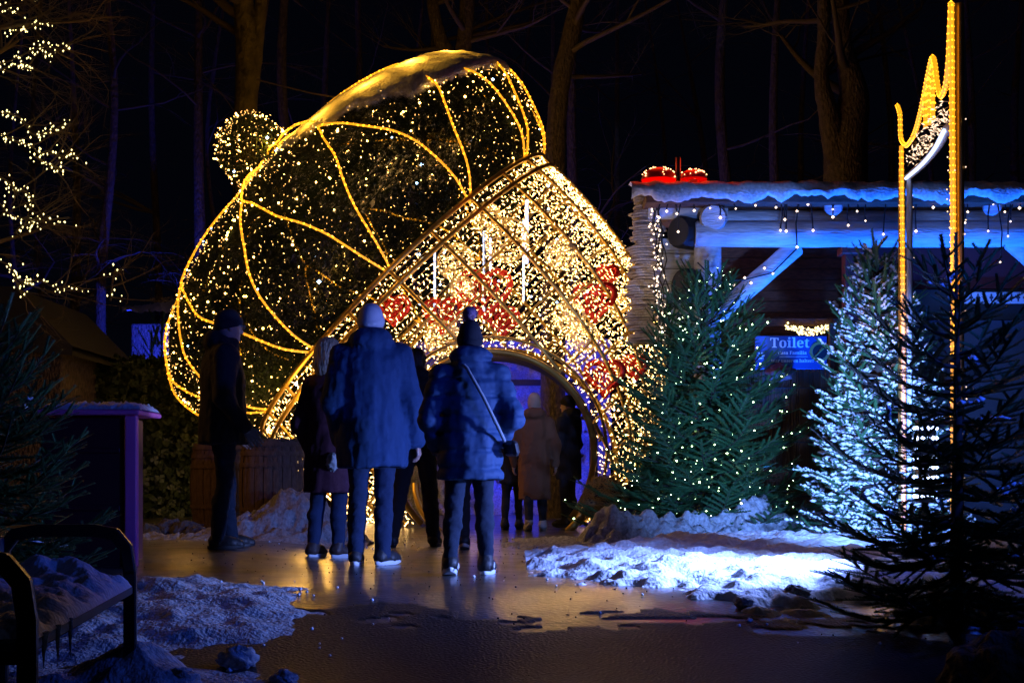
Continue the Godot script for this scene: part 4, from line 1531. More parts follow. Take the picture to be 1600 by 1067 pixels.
	for i in 900:
		var gz := -rg.randf_range(4.6, 15.0)
		var gx := rg.randf_range(-3.2, 2.6)
		var gr := rg.randf_range(0.003, 0.007)
		mb.blob(Vector3(gx, gh(gx, gz) + 0.003, gz), rand_basis(rg).scaled(Vector3.ONE * gr))
	for i in 260:
		var c: Array = [[-2.2, -7.2, 1.5, 1.3], [2.3, -9.6, 2.6, 3.0], [-1.95, -13.0, 1.0, 0.9], [1.1, -13.4, 1.4, 1.4]][i % 4]
		var an := rg.randf() * TAU
		var q := rg.randf_range(0.8, 1.08)
		var gx: float = c[0] + cos(an) * c[2] * q
		var gz: float = c[1] + sin(an) * c[3] * q
		crumb.blob(Vector3(gx, gh(gx, gz) + 0.008, gz), rand_basis(rg).scaled(Vector3.ONE * rg.randf_range(0.005, 0.02) * rg.randf_range(0.5, 1.0)))
	var go := obj("gravel", mb, M.soil)
	tag(go, "fine grit scattered over the wet path", "grit")
	stuff(go)
	go = obj("snow", crumb, M.snow)
	tag(go, "loose crumbs of snow scattered around the snow patches", "snow")
	stuff(go)
	# single lumps of ice
	var rng := RandomNumberGenerator.new()
	rng.seed = 9
	for e in [[-1.2, -6.3, 0.07], [-0.95, -6.0, 0.045], [-1.35, -5.75, 0.09], [1.5, -7.6, 0.06], [1.2, -7.4, 0.04]]:
		mb = MB.new()
		mb.ball(Vector3.ZERO, Vector3(1.2, 0.8, 1.0) * e[2], 10, noise_of(4.0, FastNoiseLite.TYPE_SIMPLEX, int(e[0] * 100), 3), 0.5)
		var o := obj("ice_lump", mb, M.dirty_snow)
		o.position = Vector3(e[0], gh(e[0], e[1]) + e[2] * 0.5, e[1])
		tag(o, "small lump of ice lying at the edge of the snow", "ice", "ice lumps on the asphalt")
	mb = MB.new()
	mb.ball(Vector3.ZERO, Vector3(0.27, 0.24, 0.25), 20, noise_of(1.6, FastNoiseLite.TYPE_SIMPLEX_SMOOTH, 6, 4), 0.3)
	var rock := obj("rock", mb, M.stone)
	rock.position = Vector3(1.98, gh(1.9, -5.7) + 0.03, -5.7)
	tag(rock, "dark rounded boulder at the edge of the asphalt", "rock")

# ---------------------------------------------------------------- hut, gate, furniture
func log_between(a: Vector3, b: Vector3, r: float, parent: Node3D, called: String, m: Material) -> MeshInstance3D:
	var mb := MB.new()
	var nz := noise_of(1.5, FastNoiseLite.TYPE_SIMPLEX_SMOOTH, int(a.x * 100 + a.y * 10), 2)
	var pts := PackedVector3Array()
	var rads := PackedFloat32Array()
	var d := (b - a).normalized()
	pts.append(a); rads.append(r * 0.86)
	var k := int((b - a).length() / 0.25) + 2
	for i in k + 1:
		var f := lerpf(0.02, (b - a).length() - 0.02, i / float(k))
		pts.append(a + d * f)
		rads.append(r * (1.0 + 0.05 * nz.get_noise_1d(f * 2.0)))
	pts.append(b); rads.append(r * 0.86)
	mb.tube(pts, rads, 18)
	return obj(called, mb, m, parent)

func px_box(parent: Node3D, called: String, x0: float, y0: float, x1: float, y1: float, z: float, depth: float, m: Material, bev: float = 0.006) -> MeshInstance3D:
	# a box whose front face spans a rectangle seen at distance z
	var a := P(x0, y1, z)
	var b := P(x1, y0, z)
	var mb := MB.new()
	mb.box(Transform3D(Basis.IDENTITY, (a + b) * 0.5 - Vector3(0, 0, depth * 0.5)), Vector3(b.x - a.x, b.y - a.y, depth), bev)
	return obj(called, mb, m, parent)

func hut() -> void:
	var rng := RandomNumberGenerator.new()
	rng.seed = 55
	var z := 16.2
	var h := thing("log_hut", "pale log hut washed in blue light with a snow-covered roof", "hut")
	px_box(h, "roof", 1010, 303, 1760, 316, z - 0.45, 1.6, M.brown_plank)
	# snow over the roof and its front edge
	var nz := noise_of(1.2, FastNoiseLite.TYPE_SIMPLEX_SMOOTH, 61, 4)
	var mb := MB.new()
	var rows := []
	var edge_y := P(0, 303, z - 0.45).y
	for i in 12:
		var line := PackedVector3Array()
		for j in 150:
			var x := lerpf(P(986, 0, z - 0.45).x, P(1760, 0, z - 0.45).x, j / 149.0)
			var n := nz.get_noise_2d(x * 1.6, 0.0)
			var n3 := nz.get_noise_2d(x * 3.0, i * 0.3)
			var low := edge_y - 0.05 - 0.13 * maxf(n, -0.25) - 0.03 * nz.get_noise_2d(x * 9.0, 5.0)
			var zz := -(z - 0.45)
			var q: Vector3
			match i:
				0: q = Vector3(x + 0.22 * (1.0 - j / 149.0), edge_y + 0.3, zz - 1.7)
				1: q = Vector3(x + 0.16 * (1.0 - j / 149.0), edge_y + 0.25, zz - 1.2)
				2: q = Vector3(x + 0.1 * (1.0 - j / 149.0), edge_y + 0.2, zz - 0.7)
				3: q = Vector3(x, edge_y + 0.17, zz - 0.3)
				4: q = Vector3(x, edge_y + 0.15, zz - 0.1)
				5: q = Vector3(x, edge_y + 0.13, zz + 0.02)
				6: q = Vector3(x, edge_y + 0.09, zz + 0.09)
				7: q = Vector3(x, edge_y + 0.04, zz + 0.12)
				8: q = Vector3(x, lerpf(edge_y + 0.04, low, 0.5), zz + 0.12)
				9: q = Vector3(x, low, zz + 0.1)
				10: q = Vector3(x, low - 0.01, zz + 0.06)
				_: q = Vector3(x, low + 0.02, zz + 0.012)
			if i > 0 and i < 9:
				q += Vector3(0, 0.03 * n3, 0.03 * n3)
			line.append(q)
		rows.append(line)
	mb.grid(rows, false, false)
	obj("roof_snow", mb, M.snow, h)
	# beams: pale round logs
	log_between(P(1012, 326, z), P(1136, 324, z), 0.125, h, "beam", M.pale_log)
	log_between(P(1130, 328, z + 0.15), P(1760, 326, z + 0.15), 0.105, h, "beam", M.pale_log)
	log_between(P(1122, 345, z + 0.02), P(1760, 345, z + 0.02), 0.12, h, "beam", M.pale_log)
	log_between(P(1086, 366, z - 0.12), P(1760, 366, z - 0.12), 0.145, h, "beam", M.pale_log)
	for x in [1115, 1303, 1551]:          # ends of the rafters
		log_between(P(x, 340 if x == 1115 else 322, z - 0.28), P(x, 338 if x == 1115 else 320, z + 1.5), 0.155 if x == 1115 else 0.105, h, "rafter", M.pale_log)
	log_between(P(1106, 372, z), P(1106, 838, z), 0.155, h, "post", M.pale_log)
	log_between(P(1246, 384, z + 0.02), P(1122, 492, z + 0.02), 0.11, h, "brace", M.pale_log)
	log_between(P(1580, 376, z + 0.02), P(1690, 470, z + 0.02), 0.11, h, "brace", M.pale_log)
	log_between(P(1684, 372, z), P(1684, 838, z), 0.155, h, "post", M.pale_log)
	for e in [[1060, 362, 0.125, 0.18], [1067, 446, 0.12, 0.19]]:        # near-black ends of the side logs
		var c := P(e[0], e[1], z - 0.1)
		var d := Vector3(-0.75, 0, 0.66)
		var o := log_between(c - d * 0.45, c, e[3], h, "side_log", M.tarp)
		o.set_meta("label", "log with a near-black end")
	for i in 7:
		var y := 372 + i * 24
		px_box(h, "side_plank", 1026 + (i % 2) * 2, y, 1094, y + 22.5, z + 0.2, 0.06, M.pale_log, 0.012)
	# column of stacked pale slabs at the corner
	for i in 58:
		var y := 308.0 + i * 4.0
		var c := P(1007 + 3 * sin(i * 0.5) + rng.randf_range(-4, 4) + (5 if i < 14 else 0) - (3 if i > 34 else 0), y, z + 0.15)
		mb = MB.new()
		rows = []
		var r0 := rng.randf_range(0.13, 0.19)
		for e in [[-0.013, 0.0], [-0.013, 0.97], [-0.008, 1.0], [0.008, 0.99], [0.0125, 0.96], [0.0125, 0.0]]:
			var line := PackedVector3Array()
			for j in 14:
				var an := TAU * j / 14
				line.append(Vector3(cos(an), 0, sin(an)) * r0 * e[1] * (1.0 + 0.35 * nz.get_noise_2d(j * 2.0, i * 9.0)) + Vector3(0, e[0], 0))
			rows.append(line)
		mb.grid(rows, true, false)
		var o := obj("slab", mb, M.pale_slate, h)
		o.position = c
	# inside: brown planks, red posts, dark red hanging, patterned counter
	for i in 9:
		px_box(h, "wall_plank", 1126, 386 + i * 17, 1322, 402.2 + i * 17, z + 1.2, 0.05, M.brown_plank, 0.008)
	px_box(h, "lintel", 1126, 497, 1322, 509, z + 0.5, 0.12, M.brown_plank)
	px_box(h, "red_post", 1321, 372, 1347, 838, z + 0.3, 0.18, M.red_paint, 0.01)
	px_box(h, "red_bracket", 1316, 384, 1352, 396, z + 0.26, 0.25, M.red_paint, 0.01)
	px_box(h, "dark_post", 1297, 505, 1306, 838, z + 0.35, 0.08, M.brown_plank)
	px_box(h, "red_hanging", 1350, 376, 1760, 452, z + 0.9, 0.04, M.maroon_cloth)
	px_box(h, "back_wall", 1120, 300, 1760, 838, z + 3.0, 0.1, M.navy_paint)
	px_box(h, "dark_band", 1350, 452, 1760, 500, z + 0.8, 0.05, M.sign_dark)
	px_box(h, "patterned_band", 1500, 456, 1760, 474, z + 0.74, 0.04, M.white_paint)
	for i in 12:
		mb = MB.new()
		var c := P(1508 + i * 10.5, 465, z + 0.735)
		mb.box(Transform3D(Basis.from_euler(Vector3(0, 0, PI / 4)), c), Vector3(0.036, 0.036, 0.01))
		mb.box(Transform3D(Basis.IDENTITY, c), Vector3(0.016, 0.086, 0.012))
		obj("diamond", mb, M.navy_paint, h)
	px_box(h, "counter", 1350, 500, 1760, 838, z + 0.72, 0.3, M.navy_paint)
	# icicle lights along the eaves
	var s := thing("icicle_lights", "string of warm icicle lights hung along the hut's log beams", "string lights")
	mb = MB.new()
	var bl := MB.new()
	var zl := z - 0.34
	var top := PackedVector3Array()
	for i in 90:
		top.append(P(1010 + i * 7.0, 313 + 3 * sin(i * 0.9) + rng.randf_range(-1, 1), zl))
	mb.tube(top, 0.006, 4)
	for e in [[1058, 334], [1085, 329], [1150, 326], [1181, 321], [1213, 324], [1246, 330], [1263, 319], [1126, 340], [1227, 343], [1229, 361], [1271, 360], [1220, 360], [1246, 386], [1060, 362], [1302, 327], [1302, 339], [1353, 345], [1381, 366], [1459, 324], [1432, 361], [1509, 348], [1513, 331], [1545, 361], [1553, 318], [1571, 331], [1580, 346], [1576, 369], [1594, 325], [1564, 410], [1340, 330], [1326, 352], [1030, 340], [1042, 330], [1110, 325]]:
		var p := P(e[0], e[1], zl)
		bl.blob(p, Basis.IDENTITY.scaled(Vector3.ONE * rng.randf_range(0.011, 0.019)))
		mb.tube(PackedVector3Array([P(e[0] + rng.randf_range(-6, 6), 313, zl), P(e[0] + rng.randf_range(-3, 3), (313 + e[1]) * 0.5, zl), p + Vector3(0, 0.02, 0)]), 0.0075, 4)
	for e in [[1195, 419], [1164, 434], [1208, 427], [1174, 442], [1121, 442], [1147, 445]]:
		bl.blob(P(e[0], e[1], z - 0.2), Basis.IDENTITY.scaled(Vector3.ONE * 0.017))
	mb.tube(PackedVector3Array([P(1090, 410, z - 0.22), P(1120, 440, z - 0.2), P(1164, 437, z - 0.2), P(1208, 426, z - 0.2), P(1246, 388, z - 0.2)]), 0.009, 5)
	for i in 130:
		var y := rng.randf_range(325, 540)
		bl.blob(P(1024 + rng.randfn() * 6 + (y - 325) * 0.06, y, z - 0.1 + rng.randf_range(-0.15, 0.15)), Basis.IDENTITY.scaled(Vector3.ONE * rng.randf_range(0.006, 0.015)))
	for k in 4:
		var pts := PackedVector3Array()
		for i in 14:
			pts.append(P(1020 + k * 4 + rng.randf_range(-5, 5) + i, 316 + i * 15, z - 0.12))
		mb.tube(pts, 0.007, 4)
	obj("cable", mb, M.black_wire, s)
	stuff(obj("bulbs", bl, M.icicle_bulb, s))
	omni("column_lamp", P(1000, 420, z - 0.6), Color(1.0, 0.85, 0.7), 0.14, 0.12, s)
	# red mushrooms on the roof
	for e in [[1030, 286, 0.2, "red lit mushroom on the hut roof, at the corner"], [1083, 284, 0.16, "red lit mushroom on the hut roof, beyond the black pole"]]:
		var c := P(e[0], e[1], z - 0.2)
		var m := thing("toadstool_light", e[3], "decoration", c, 0.0, "red toadstools on the roof")
		mb = MB.new()
		rows = []
		for i in 8:
			var a := PI / 2 * i / 7.0
			var line := PackedVector3Array()
			for j in 24:
				line.append(Vector3(cos(TAU * j / 24) * cos(a), sin(a) * 0.7 + 0.15, sin(TAU * j / 24) * cos(a)) * e[2])
			rows.append(line)
		mb.grid(rows, true, true)
		obj("cap", mb, M.mushroom_red, m)
		mb = MB.new()
		mb.tube(PackedVector3Array([Vector3(0, -0.14, 0), Vector3(0, 0.02, 0)]), 0.05, 10)
		obj("stem", mb, M.white_paint, m)
		bl = MB.new()
		for i in 40:
			var a := rng.randf_range(0.05, 1.4)
			var an := rng.randf() * TAU
			bl.blob(Vector3(cos(an) * cos(a), sin(a) * 0.7 + 0.15, sin(an) * cos(a)) * (e[2] + 0.008), Basis.IDENTITY.scaled(Vector3.ONE * rng.randf_range(0.006, 0.012)))
		stuff(obj("bulbs", bl, M.mushroom_bulb, m))
		omni("glow_lamp", Vector3(0, 0.16, 0.02), Color(1.0, 0.2, 0.06), 0.22, 0.18, m)
	mb = MB.new()
	mb.tube(PackedVector3Array([P(1060, 300, z - 0.3), P(1060, 246, z - 0.3)]), 0.028, 8)
	tag(obj("roof_pole", mb, M.black_metal), "short black pole standing on the hut roof between toadstools", "pole")
	# sign
	var zs := z - 0.1
	var g := thing("toilet_sign", "blue toilet sign with white lettering and round gold emblem", "sign", P(1236, 551, zs))
	mb = MB.new()
	var w := 112.0 / F * zs
	var hh := 52.0 / F * zs
	mb.box(Transform3D(Basis.IDENTITY, Vector3.ZERO), Vector3(w, hh, 0.03), 0.004)
	obj("board", mb, M.sign_blue, g)
	for e in [["Toilet", -2, 15, 21.0, "Droid Serif"], ["Casa Familia", 2, -0.5, 7.0, "Droid Serif"], ["War unseren halter!", 2, -13, 6.5, "Droid Serif"]]:
		var tm := TextMesh.new()
		var f := SystemFont.new()
		f.font_names = PackedStringArray([e[4]])
		f.font_weight = 700
		tm.font = f
		tm.text = e[0]
		tm.font_size = 64
		tm.pixel_size = e[3] / F * zs / 64.0
		tm.depth = 0.004
		inst("lettering", tm, M.sign_white, g, Transform3D(Basis.IDENTITY, Vector3(e[1] / F * zs, e[2] / F * zs, 0.018)))
	mb = MB.new()
	mb.box(Transform3D(Basis.IDENTITY, Vector3(4, -6.5, 0) / F * zs + Vector3(0, 0, 0.017)), Vector3(44 / F * zs, 0.004, 0.003))
	obj("line", mb, M.sign_white, g)
	for e in [[16.0, 11.5, "sign_gold", 0.02], [11.0, 0.0, "sign_dark", 0.0185]]:
		mb = MB.new()
		var rr: float = e[0] / F * zs
		var ri: float = e[1] / F * zs
		var c := Vector3(45 / F * zs, 1 / F * zs, e[3])
		for j in 32:
			var a := TAU * j / 32
			var b := TAU * (j + 1) / 32
			mb.quad(c + Vector3(cos(a), sin(a), 0) * ri, c + Vector3(cos(b), sin(b), 0) * ri, c + Vector3(cos(b), sin(b), 0) * rr, c + Vector3(cos(a), sin(a), 0) * rr, Vector3.BACK)
		obj("emblem", mb, M[e[2]], g)
	mb = MB.new()
	for j in 6:          # a leaping figure in the emblem, reduced to its gold shape
		var a := 0.6 + j * 0.45
		mb.tube(PackedVector3Array([Vector3(45, 1, 0) / F * zs + Vector3(0, 0, 0.022), Vector3(45 + 8 * cos(a), 1 + 7 * sin(a * 1.7), 0) / F * zs + Vector3(0, 0, 0.022)]), 0.008, 4)
	obj("emblem_figure", mb, M.sign_gold, g)
	mb = MB.new()
	var c3 := Vector3(-47, -5, 0) / F * zs + Vector3(0, 0, 0.018)
	for y in [4.0, 0.0, -4.0]:
		mb.box(Transform3D(Basis.IDENTITY, c3 + Vector3(0, y, 0) / F * zs), Vector3((12 if y == 0 else 8) / F * zs, 2.4 / F * zs, 0.004))
	obj("badge", mb, M.sign_white, g)
	# garland over the sign
	s = thing("light_garland", "short golden garland of lights hung above the toilet sign", "string lights")
	mb = MB.new()
	bl = MB.new()
	for i in 5:
		var pts := PackedVector3Array()
		for j in 12:
			pts.append(P(1233 + j * 5.7, 511 + 10 * sin(j / 11.0 * PI) * (0.3 + i * 0.25) + rng.randf_range(-1, 1), z + 0.45))
		mb.tube(pts, 0.008, 4)
		for p in pts:
			for q in 2:
				bl.blob(p + Vector3(rng.randfn(), rng.randfn(), rng.randfn()) * 0.018, Basis.IDENTITY.scaled(Vector3.ONE * rng.randf_range(0.008, 0.016)))
	obj("cable", mb, M.wire, s)
	stuff(obj("bulbs", bl, M.tree_bulb, s))
	# reed screen
	s = thing("reed_screen", "brown reed screen standing under the toilet sign", "fence")
	mb = MB.new()
	for i in 150:
		var x := 1150 + i * 1.02 + rng.randf_range(-0.4, 0.4)
		var zz := z + 0.1 + rng.randf_range(-0.02, 0.02)
		mb.tube(PackedVector3Array([P(x, 840, zz), P(x + rng.randf_range(-1.2, 1.2), 580 + rng.randf_range(-3, 3), zz)]), 0.0065, 4)
	stuff(obj("reeds", mb, M.reed, s))
	for y in [605, 690, 775]:
		px_box(s, "wire_rail", 1150, y, 1303, y + 1.5, z + 0.06, 0.02, M.black_wire, 0.002)
	mb = MB.new()
	mb.ball(Vector3.ZERO, Vector3(0.16, 0.1, 0.1), 10, noise_of(3.0, FastNoiseLite.TYPE_SIMPLEX, 8, 3), 0.5)
	var o2 := obj("red_bow", mb, M.red_paint)
	o2.position = P(1218, 583, z - 0.15)
	tag(o2, "crumpled red bow hung on the reed screen under the sign", "bow")

func gate_point(px: float, py: float) -> Vector3:
	var k := (px - 800.0) / F
	var t := (2.73 - 8.9 * k) / (2.6 * k - 0.4)
	return P(px, py, 8.9 + 2.6 * clampf(t, -0.05, 1.25))

func smooth_line(pts: Array, per: int) -> PackedVector3Array:
	var out := PackedVector3Array()
	var k := pts.size()
	for i in k - 1:
		for j in per:
			out.append((pts[i] as Vector3).cubic_interpolate(pts[i + 1], pts[maxi(i - 1, 0)], pts[mini(i + 2, k - 1)], j / float(per)))
	out.append(pts[k - 1])
	return out

func rope_light(parent: Node3D, pts: PackedVector3Array, r: float, gap: float, bead_r: float) -> void:
	var mb := MB.new()
	mb.tube(pts, r, 7)
	var o := obj("rope_light", mb, M.rope_glow, parent)
	var bl := MB.new()
	var run := 0.0
	for i in pts.size() - 1:
		var d := pts[i].distance_to(pts[i + 1])
		while run < d:
			bl.blob(pts[i].lerp(pts[i + 1], run / d), Basis.IDENTITY.scaled(Vector3.ONE * bead_r))
			run += gap
		run -= d
	stuff(obj("bulbs", bl, M.rope_bead, o))

func gate() -> void:
	var rng := RandomNumberGenerator.new()
	rng.seed = 71
	var g := thing("crown_frame", "tall crown-topped photo frame outlined in yellow rope light, seen edge-on", "light frame")
	var A := Vector3(2.73, 0, -8.9)
	var B := Vector3(3.13, 0, -11.5)
	var mb := MB.new()
	mb.tube(PackedVector3Array([A + Vector3(0.05, -0.05, -0.03), A + Vector3(0.05, 3.55, -0.03)]), 0.028, 4)
	obj("post", mb, M.gold, g)
	mb = MB.new()
	mb.tube(PackedVector3Array([B + Vector3(0.0, -0.05, -0.05), B + Vector3(0.0, 3.1, -0.05)]), 0.028, 4)
	obj("post", mb, M.gold, g)
	rope_light(g, smooth_line([A, A + Vector3(0, 1.8, 0), A + Vector3(-0.005, 2.6, 0), P(1487, 4, 8.9)], 12), 0.017, 0.043, 0.0215)
	rope_light(g, smooth_line([B, B + Vector3(0, 1.5, 0), P(1409, 228, 11.5)], 12), 0.017, 0.048, 0.0215)
	var crown := []
	for e in [[1403, 165], [1407, 180], [1408, 212], [1412, 224], [1419, 226], [1430, 208], [1440, 172], [1450, 122], [1456, 94], [1459, 90], [1462, 105], [1465, 130], [1469, 148], [1473, 149], [1479, 130], [1483, 95], [1485, 50], [1487, 4]]:
		crown.append(gate_point(e[0], e[1]))
	rope_light(g, smooth_line(crown, 5), 0.017, 0.045, 0.0215)
	for e in [[1446, 150, 200], [1452, 125, 195], [1458, 105, 188]]:
		rope_light(g, PackedVector3Array([gate_point(e[0], e[1]), gate_point(e[0] + 1, e[2])]), 0.014, 0.05, 0.021)
	# inner frame with white strips
	var q := P(1422, 274, 11.3)
	var b2 := Vector3(q.x, 0, q.z)
	mb = MB.new()
	mb.tube(PackedVector3Array([b2 + Vector3(0, 0, 0), q]), 0.024, 4)
	var f := obj("inner_post", mb, M.white_paint, g)
	var line := smooth_line([q, gate_point(1447, 252), gate_point(1468, 226), P(1483, 198, 9.1)], 8)
	mb = MB.new()
	mb.tube(line, 0.035, 4)
	obj("inner_beam", mb, M.white_paint, g)
	mb = MB.new()
	var low := PackedVector3Array()
	for p in line:
		low.append(p + Vector3(-0.035, -0.028, 0.02))
	mb.tube(low, 0.014, 5)
	obj("led_strip", mb, M.white_led, g)
	# tangle of small lights between beam and crown
	mb = MB.new()
	var bl := MB.new()
	for i in 150:
		var u := rng.randf()
		var px := lerpf(1424, 1482, u)
		var py := lerpf(262, 190, u) - rng.randf() * lerpf(25, 45, u)
		var p := gate_point(px, py) + Vector3(rng.randf_range(-0.05, 0.05), 0, 0)
		var d := Vector3(rng.randf_range(-1, 1), rng.randf_range(-0.7, 0.7), rng.randf_range(-1, 1)).normalized() * 0.02
		var v := d.cross(Vector3.UP).normalized() * 0.0055
		bl.blob(p, Basis(v, v.cross(d).normalized() * 0.0055, d))
		if i % 2 == 0:
			mb.tube(PackedVector3Array([p, p + d * 3.0]), 0.003, 3)
	for i in 70:
		var y := rng.randf_range(0.4, 3.0)
		var c: Vector3 = A if i % 2 == 0 else B
		var d := Vector3(rng.randf_range(-1, 1), rng.randf_range(-0.3, 0.3), rng.randf_range(-1, 1)).normalized()
		bl.blob(c + Vector3(0.03, y, -0.02) + d * 0.06, Basis.IDENTITY.scaled(Vector3.ONE * 0.006))
	stuff(obj("wires", mb, M.wire, g))
	stuff(obj("small_lights", bl, M.frame_bulb, g))
	omni("rope_lamp", A + Vector3(-0.12, 1.9, 0.12), Color(1.0, 0.72, 0.3), 0.1, 0.1, g)
	omni("rope_lamp", B + Vector3(-0.12, 1.8, 0.12), Color(1.0, 0.72, 0.3), 0.1, 0.1, g)
	# the LED flood lamp on the snow
	var at := Vector3(2.40, 0.0, -8.35)
	var l := thing("flood_lamp", "blue-white LED flood lamp on the snow behind the dark fir", "lamp", at)
	mb = MB.new()
	mb.tube(PackedVector3Array([Vector3(0, 0, 0), Vector3(0, 0.47, 0)]), 0.02, 8)
	mb.box(Transform3D(Basis.IDENTITY, Vector3(0, 0.01, 0)), Vector3(0.26, 0.02, 0.26), 0.005)
	obj("stand", mb, M.black_metal, l)
	mb = MB.new()
	mb.box(Transform3D(Basis.IDENTITY, Vector3(0, 0.7, 0)), Vector3(0.1, 0.48, 0.1), 0.01)
	obj("housing", mb, M.black_metal, l)
	bl = MB.new()
	for yy in 8:
		for k in 4:
			for e in 3:
				var d := Vector3(0, 0, 0.056).rotated(Vector3.UP, PI / 2 * k) + Vector3(0.03 * (e - 1), 0, 0).rotated(Vector3.UP, PI / 2 * k)
				bl.blob(Vector3(0, 0.5 + yy * 0.056, 0) + d, Basis.IDENTITY.scaled(Vector3.ONE * 0.013))
	stuff(obj("led_lights", bl, M.flood_led, l))
	spot("flood_light", at + Vector3(-0.12, 0.9, 0), at + Vector3(-1.09, 0.38, -0.22), Color(0.48, 0.6, 1.0), 30.0, 52.0, 0.08)
	spot("flood_light", at + Vector3(0.0, 0.7, -0.12), Vector3(2.75, 0.9, -12.0), Color(0.4, 0.58, 1.0), 95.0, 25.0, 0.08)

func blue_pole() -> void:
	var at := Vector3(4.2, -0.28, -5.2)
	var l := thing("blue_pole_lamp", "deep blue flood lamp on a black pole beside the road", "lamp", at)
	var mb := MB.new()
	mb.tube(PackedVector3Array([Vector3.ZERO, Vector3(0, 2.8, 0)]), 0.035, 10)
	obj("pole", mb, M.black_metal, l)
	var aim := Vector3(-1.4, 0.9, -8.6)
	var head := at + Vector3(0, 2.9, 0)
	var d := (aim - head).normalized()
	var u := d.cross(Vector3.UP).normalized()
	mb = MB.new()
	mb.box(Transform3D(Basis(u, u.cross(d), -d), Vector3(0, 2.9, 0) - d * 0.03), Vector3(0.34, 0.24, 0.1), 0.01)
	obj("housing", mb, M.black_metal, l)
	mb = MB.new()
	mb.box(Transform3D(Basis(u, u.cross(d), -d), Vector3(0, 2.9, 0) + d * 0.027), Vector3(0.3, 0.2, 0.01), 0.002)
	obj("lamp_face", mb, M.blue_lamp, l)
	spot("pole_light", head + d * 0.12, aim, Color(0.16, 0.34, 1.0), 15.0, 42.0, 0.12)

func bench() -> void:
	var far := Vector3(-1.54, 0, -5.8)
	var near := Vector3(-1.28, 0, -3.8)
	var d := (near - far)
	var ln := d.length()
	d = d.normalized()
	var side := Vector3(-d.z, 0, d.x)         # away from the path
	if side.x > 0:
		side = -side
	var gy := -0.28
	var b := thing("park_bench", "snow-covered bench with black flat-bar arms beside the path", "bench")
	for e in [0.0, ln]:
		var o: Vector3 = far + d * e + Vector3(0, gy, 0)
		var pts := []
		for q in [[0.0, 0.0], [0.0, 0.5], [0.015, 0.6], [0.06, 0.655], [0.14, 0.67], [0.36, 0.67], [0.45, 0.655], [0.49, 0.6], [0.5, 0.5], [0.5, 0.0]]:
			pts.append(o + side * q[0] + Vector3(0, q[1], 0))
		var mb := MB.new()
		for i in pts.size() - 1:        # flat bar, broad across the bench's length
			var p: Vector3 = pts[i]
			var q2: Vector3 = pts[i + 1]
			var u := (q2 - p).normalized()
			mb.box(Transform3D(Basis(d, u, d.cross(u)), (p + q2) * 0.5), Vector3(0.045, (q2 - p).length() + 0.02, 0.05), 0.006)
		obj("arm", mb, M.black_metal, b)
		mb = MB.new()
		mb.box(Transform3D(Basis(d, Vector3.UP, side), o + side * 0.25 + Vector3(0, 0.4, 0)), Vector3(0.03, 0.03, 0.5), 0.004)
		obj("rail", mb, M.black_metal, b)
	for i in 5:
		var mb := MB.new()
		mb.box(Transform3D(Basis(d, Vector3.UP, d.cross(Vector3.UP)), far + d * ln * 0.5 + side * (0.03 + i * 0.1) + Vector3(0, gy + 0.43, 0)), Vector3(ln, 0.035, 0.085), 0.006)
		obj("seat_slat", mb, M.navy_paint, b)
	for i in 2:
		var mb := MB.new()
		mb.box(Transform3D(Basis(d, Vector3.UP, d.cross(Vector3.UP)), far + d * ln * 0.5 + side * (0.5 + i * 0.03) + Vector3(0, gy + 0.6 + i * 0.13, 0)), Vector3(ln, 0.09, 0.03), 0.006)
		obj("back_slat", mb, M.navy_paint, b)
	# snow on the seat
	var nz := noise_of(2.2, FastNoiseLite.TYPE_SIMPLEX_SMOOTH, 33, 4)
	var mb := MB.new()
	var rows := []
	for i in 110:
		var line := PackedVector3Array()
		for j in 40:
			var u := i / 109.0
			var v := j / 39.0
			var e := minf(minf(u, 1.0 - u) * 12.0, minf(v, 1.0 - v) * 7.0)
			var p := far + d * lerpf(0.05, ln - 0.05, u) + side * lerpf(-0.015, 0.5, v)
			var wave := sin(u * 46.0 + v * 5.0 + 3.0 * nz.get_noise_2d(u * 2.0, v)) * 0.35 + nz.get_noise_2d(u * 2.5 + v, v * 0.8)
			var y := 0.447 + (0.055 + 0.04 * wave + 0.012 * nz.get_noise_2d(p.x * 4, p.z * 4) + 0.07 * exp(-pow((u - 0.12) / 0.1, 2) - pow((v - 0.5) / 0.3, 2))) * sqrt(clampf(e, 0.0, 1.0))
			line.append(p + Vector3(0, gy + y, 0))
		rows.append(line)
	mb.grid(rows, false, true)
	var sn := obj("snow", mb, M.snow)
	tag(sn, "rippled snow lying on the bench seat", "snow")
	stuff(sn)
	var rng := RandomNumberGenerator.new()
	rng.seed = 5
	for i in 5:
		var ic := MB.new()
		var p := far + d * rng.randf_range(ln * 0.62, ln * 0.98) - side * 0.014 + Vector3(0, gy + 0.455, 0)
		ic.tube(PackedVector3Array([p, p - Vector3(0, rng.randf_range(0.05, 0.12), 0)]), PackedFloat32Array([0.01, 0.001]), 5)
		tag(obj("icicle", ic, M.snow), "icicle hanging from the snow on the bench seat", "icicle", "icicles on the bench")

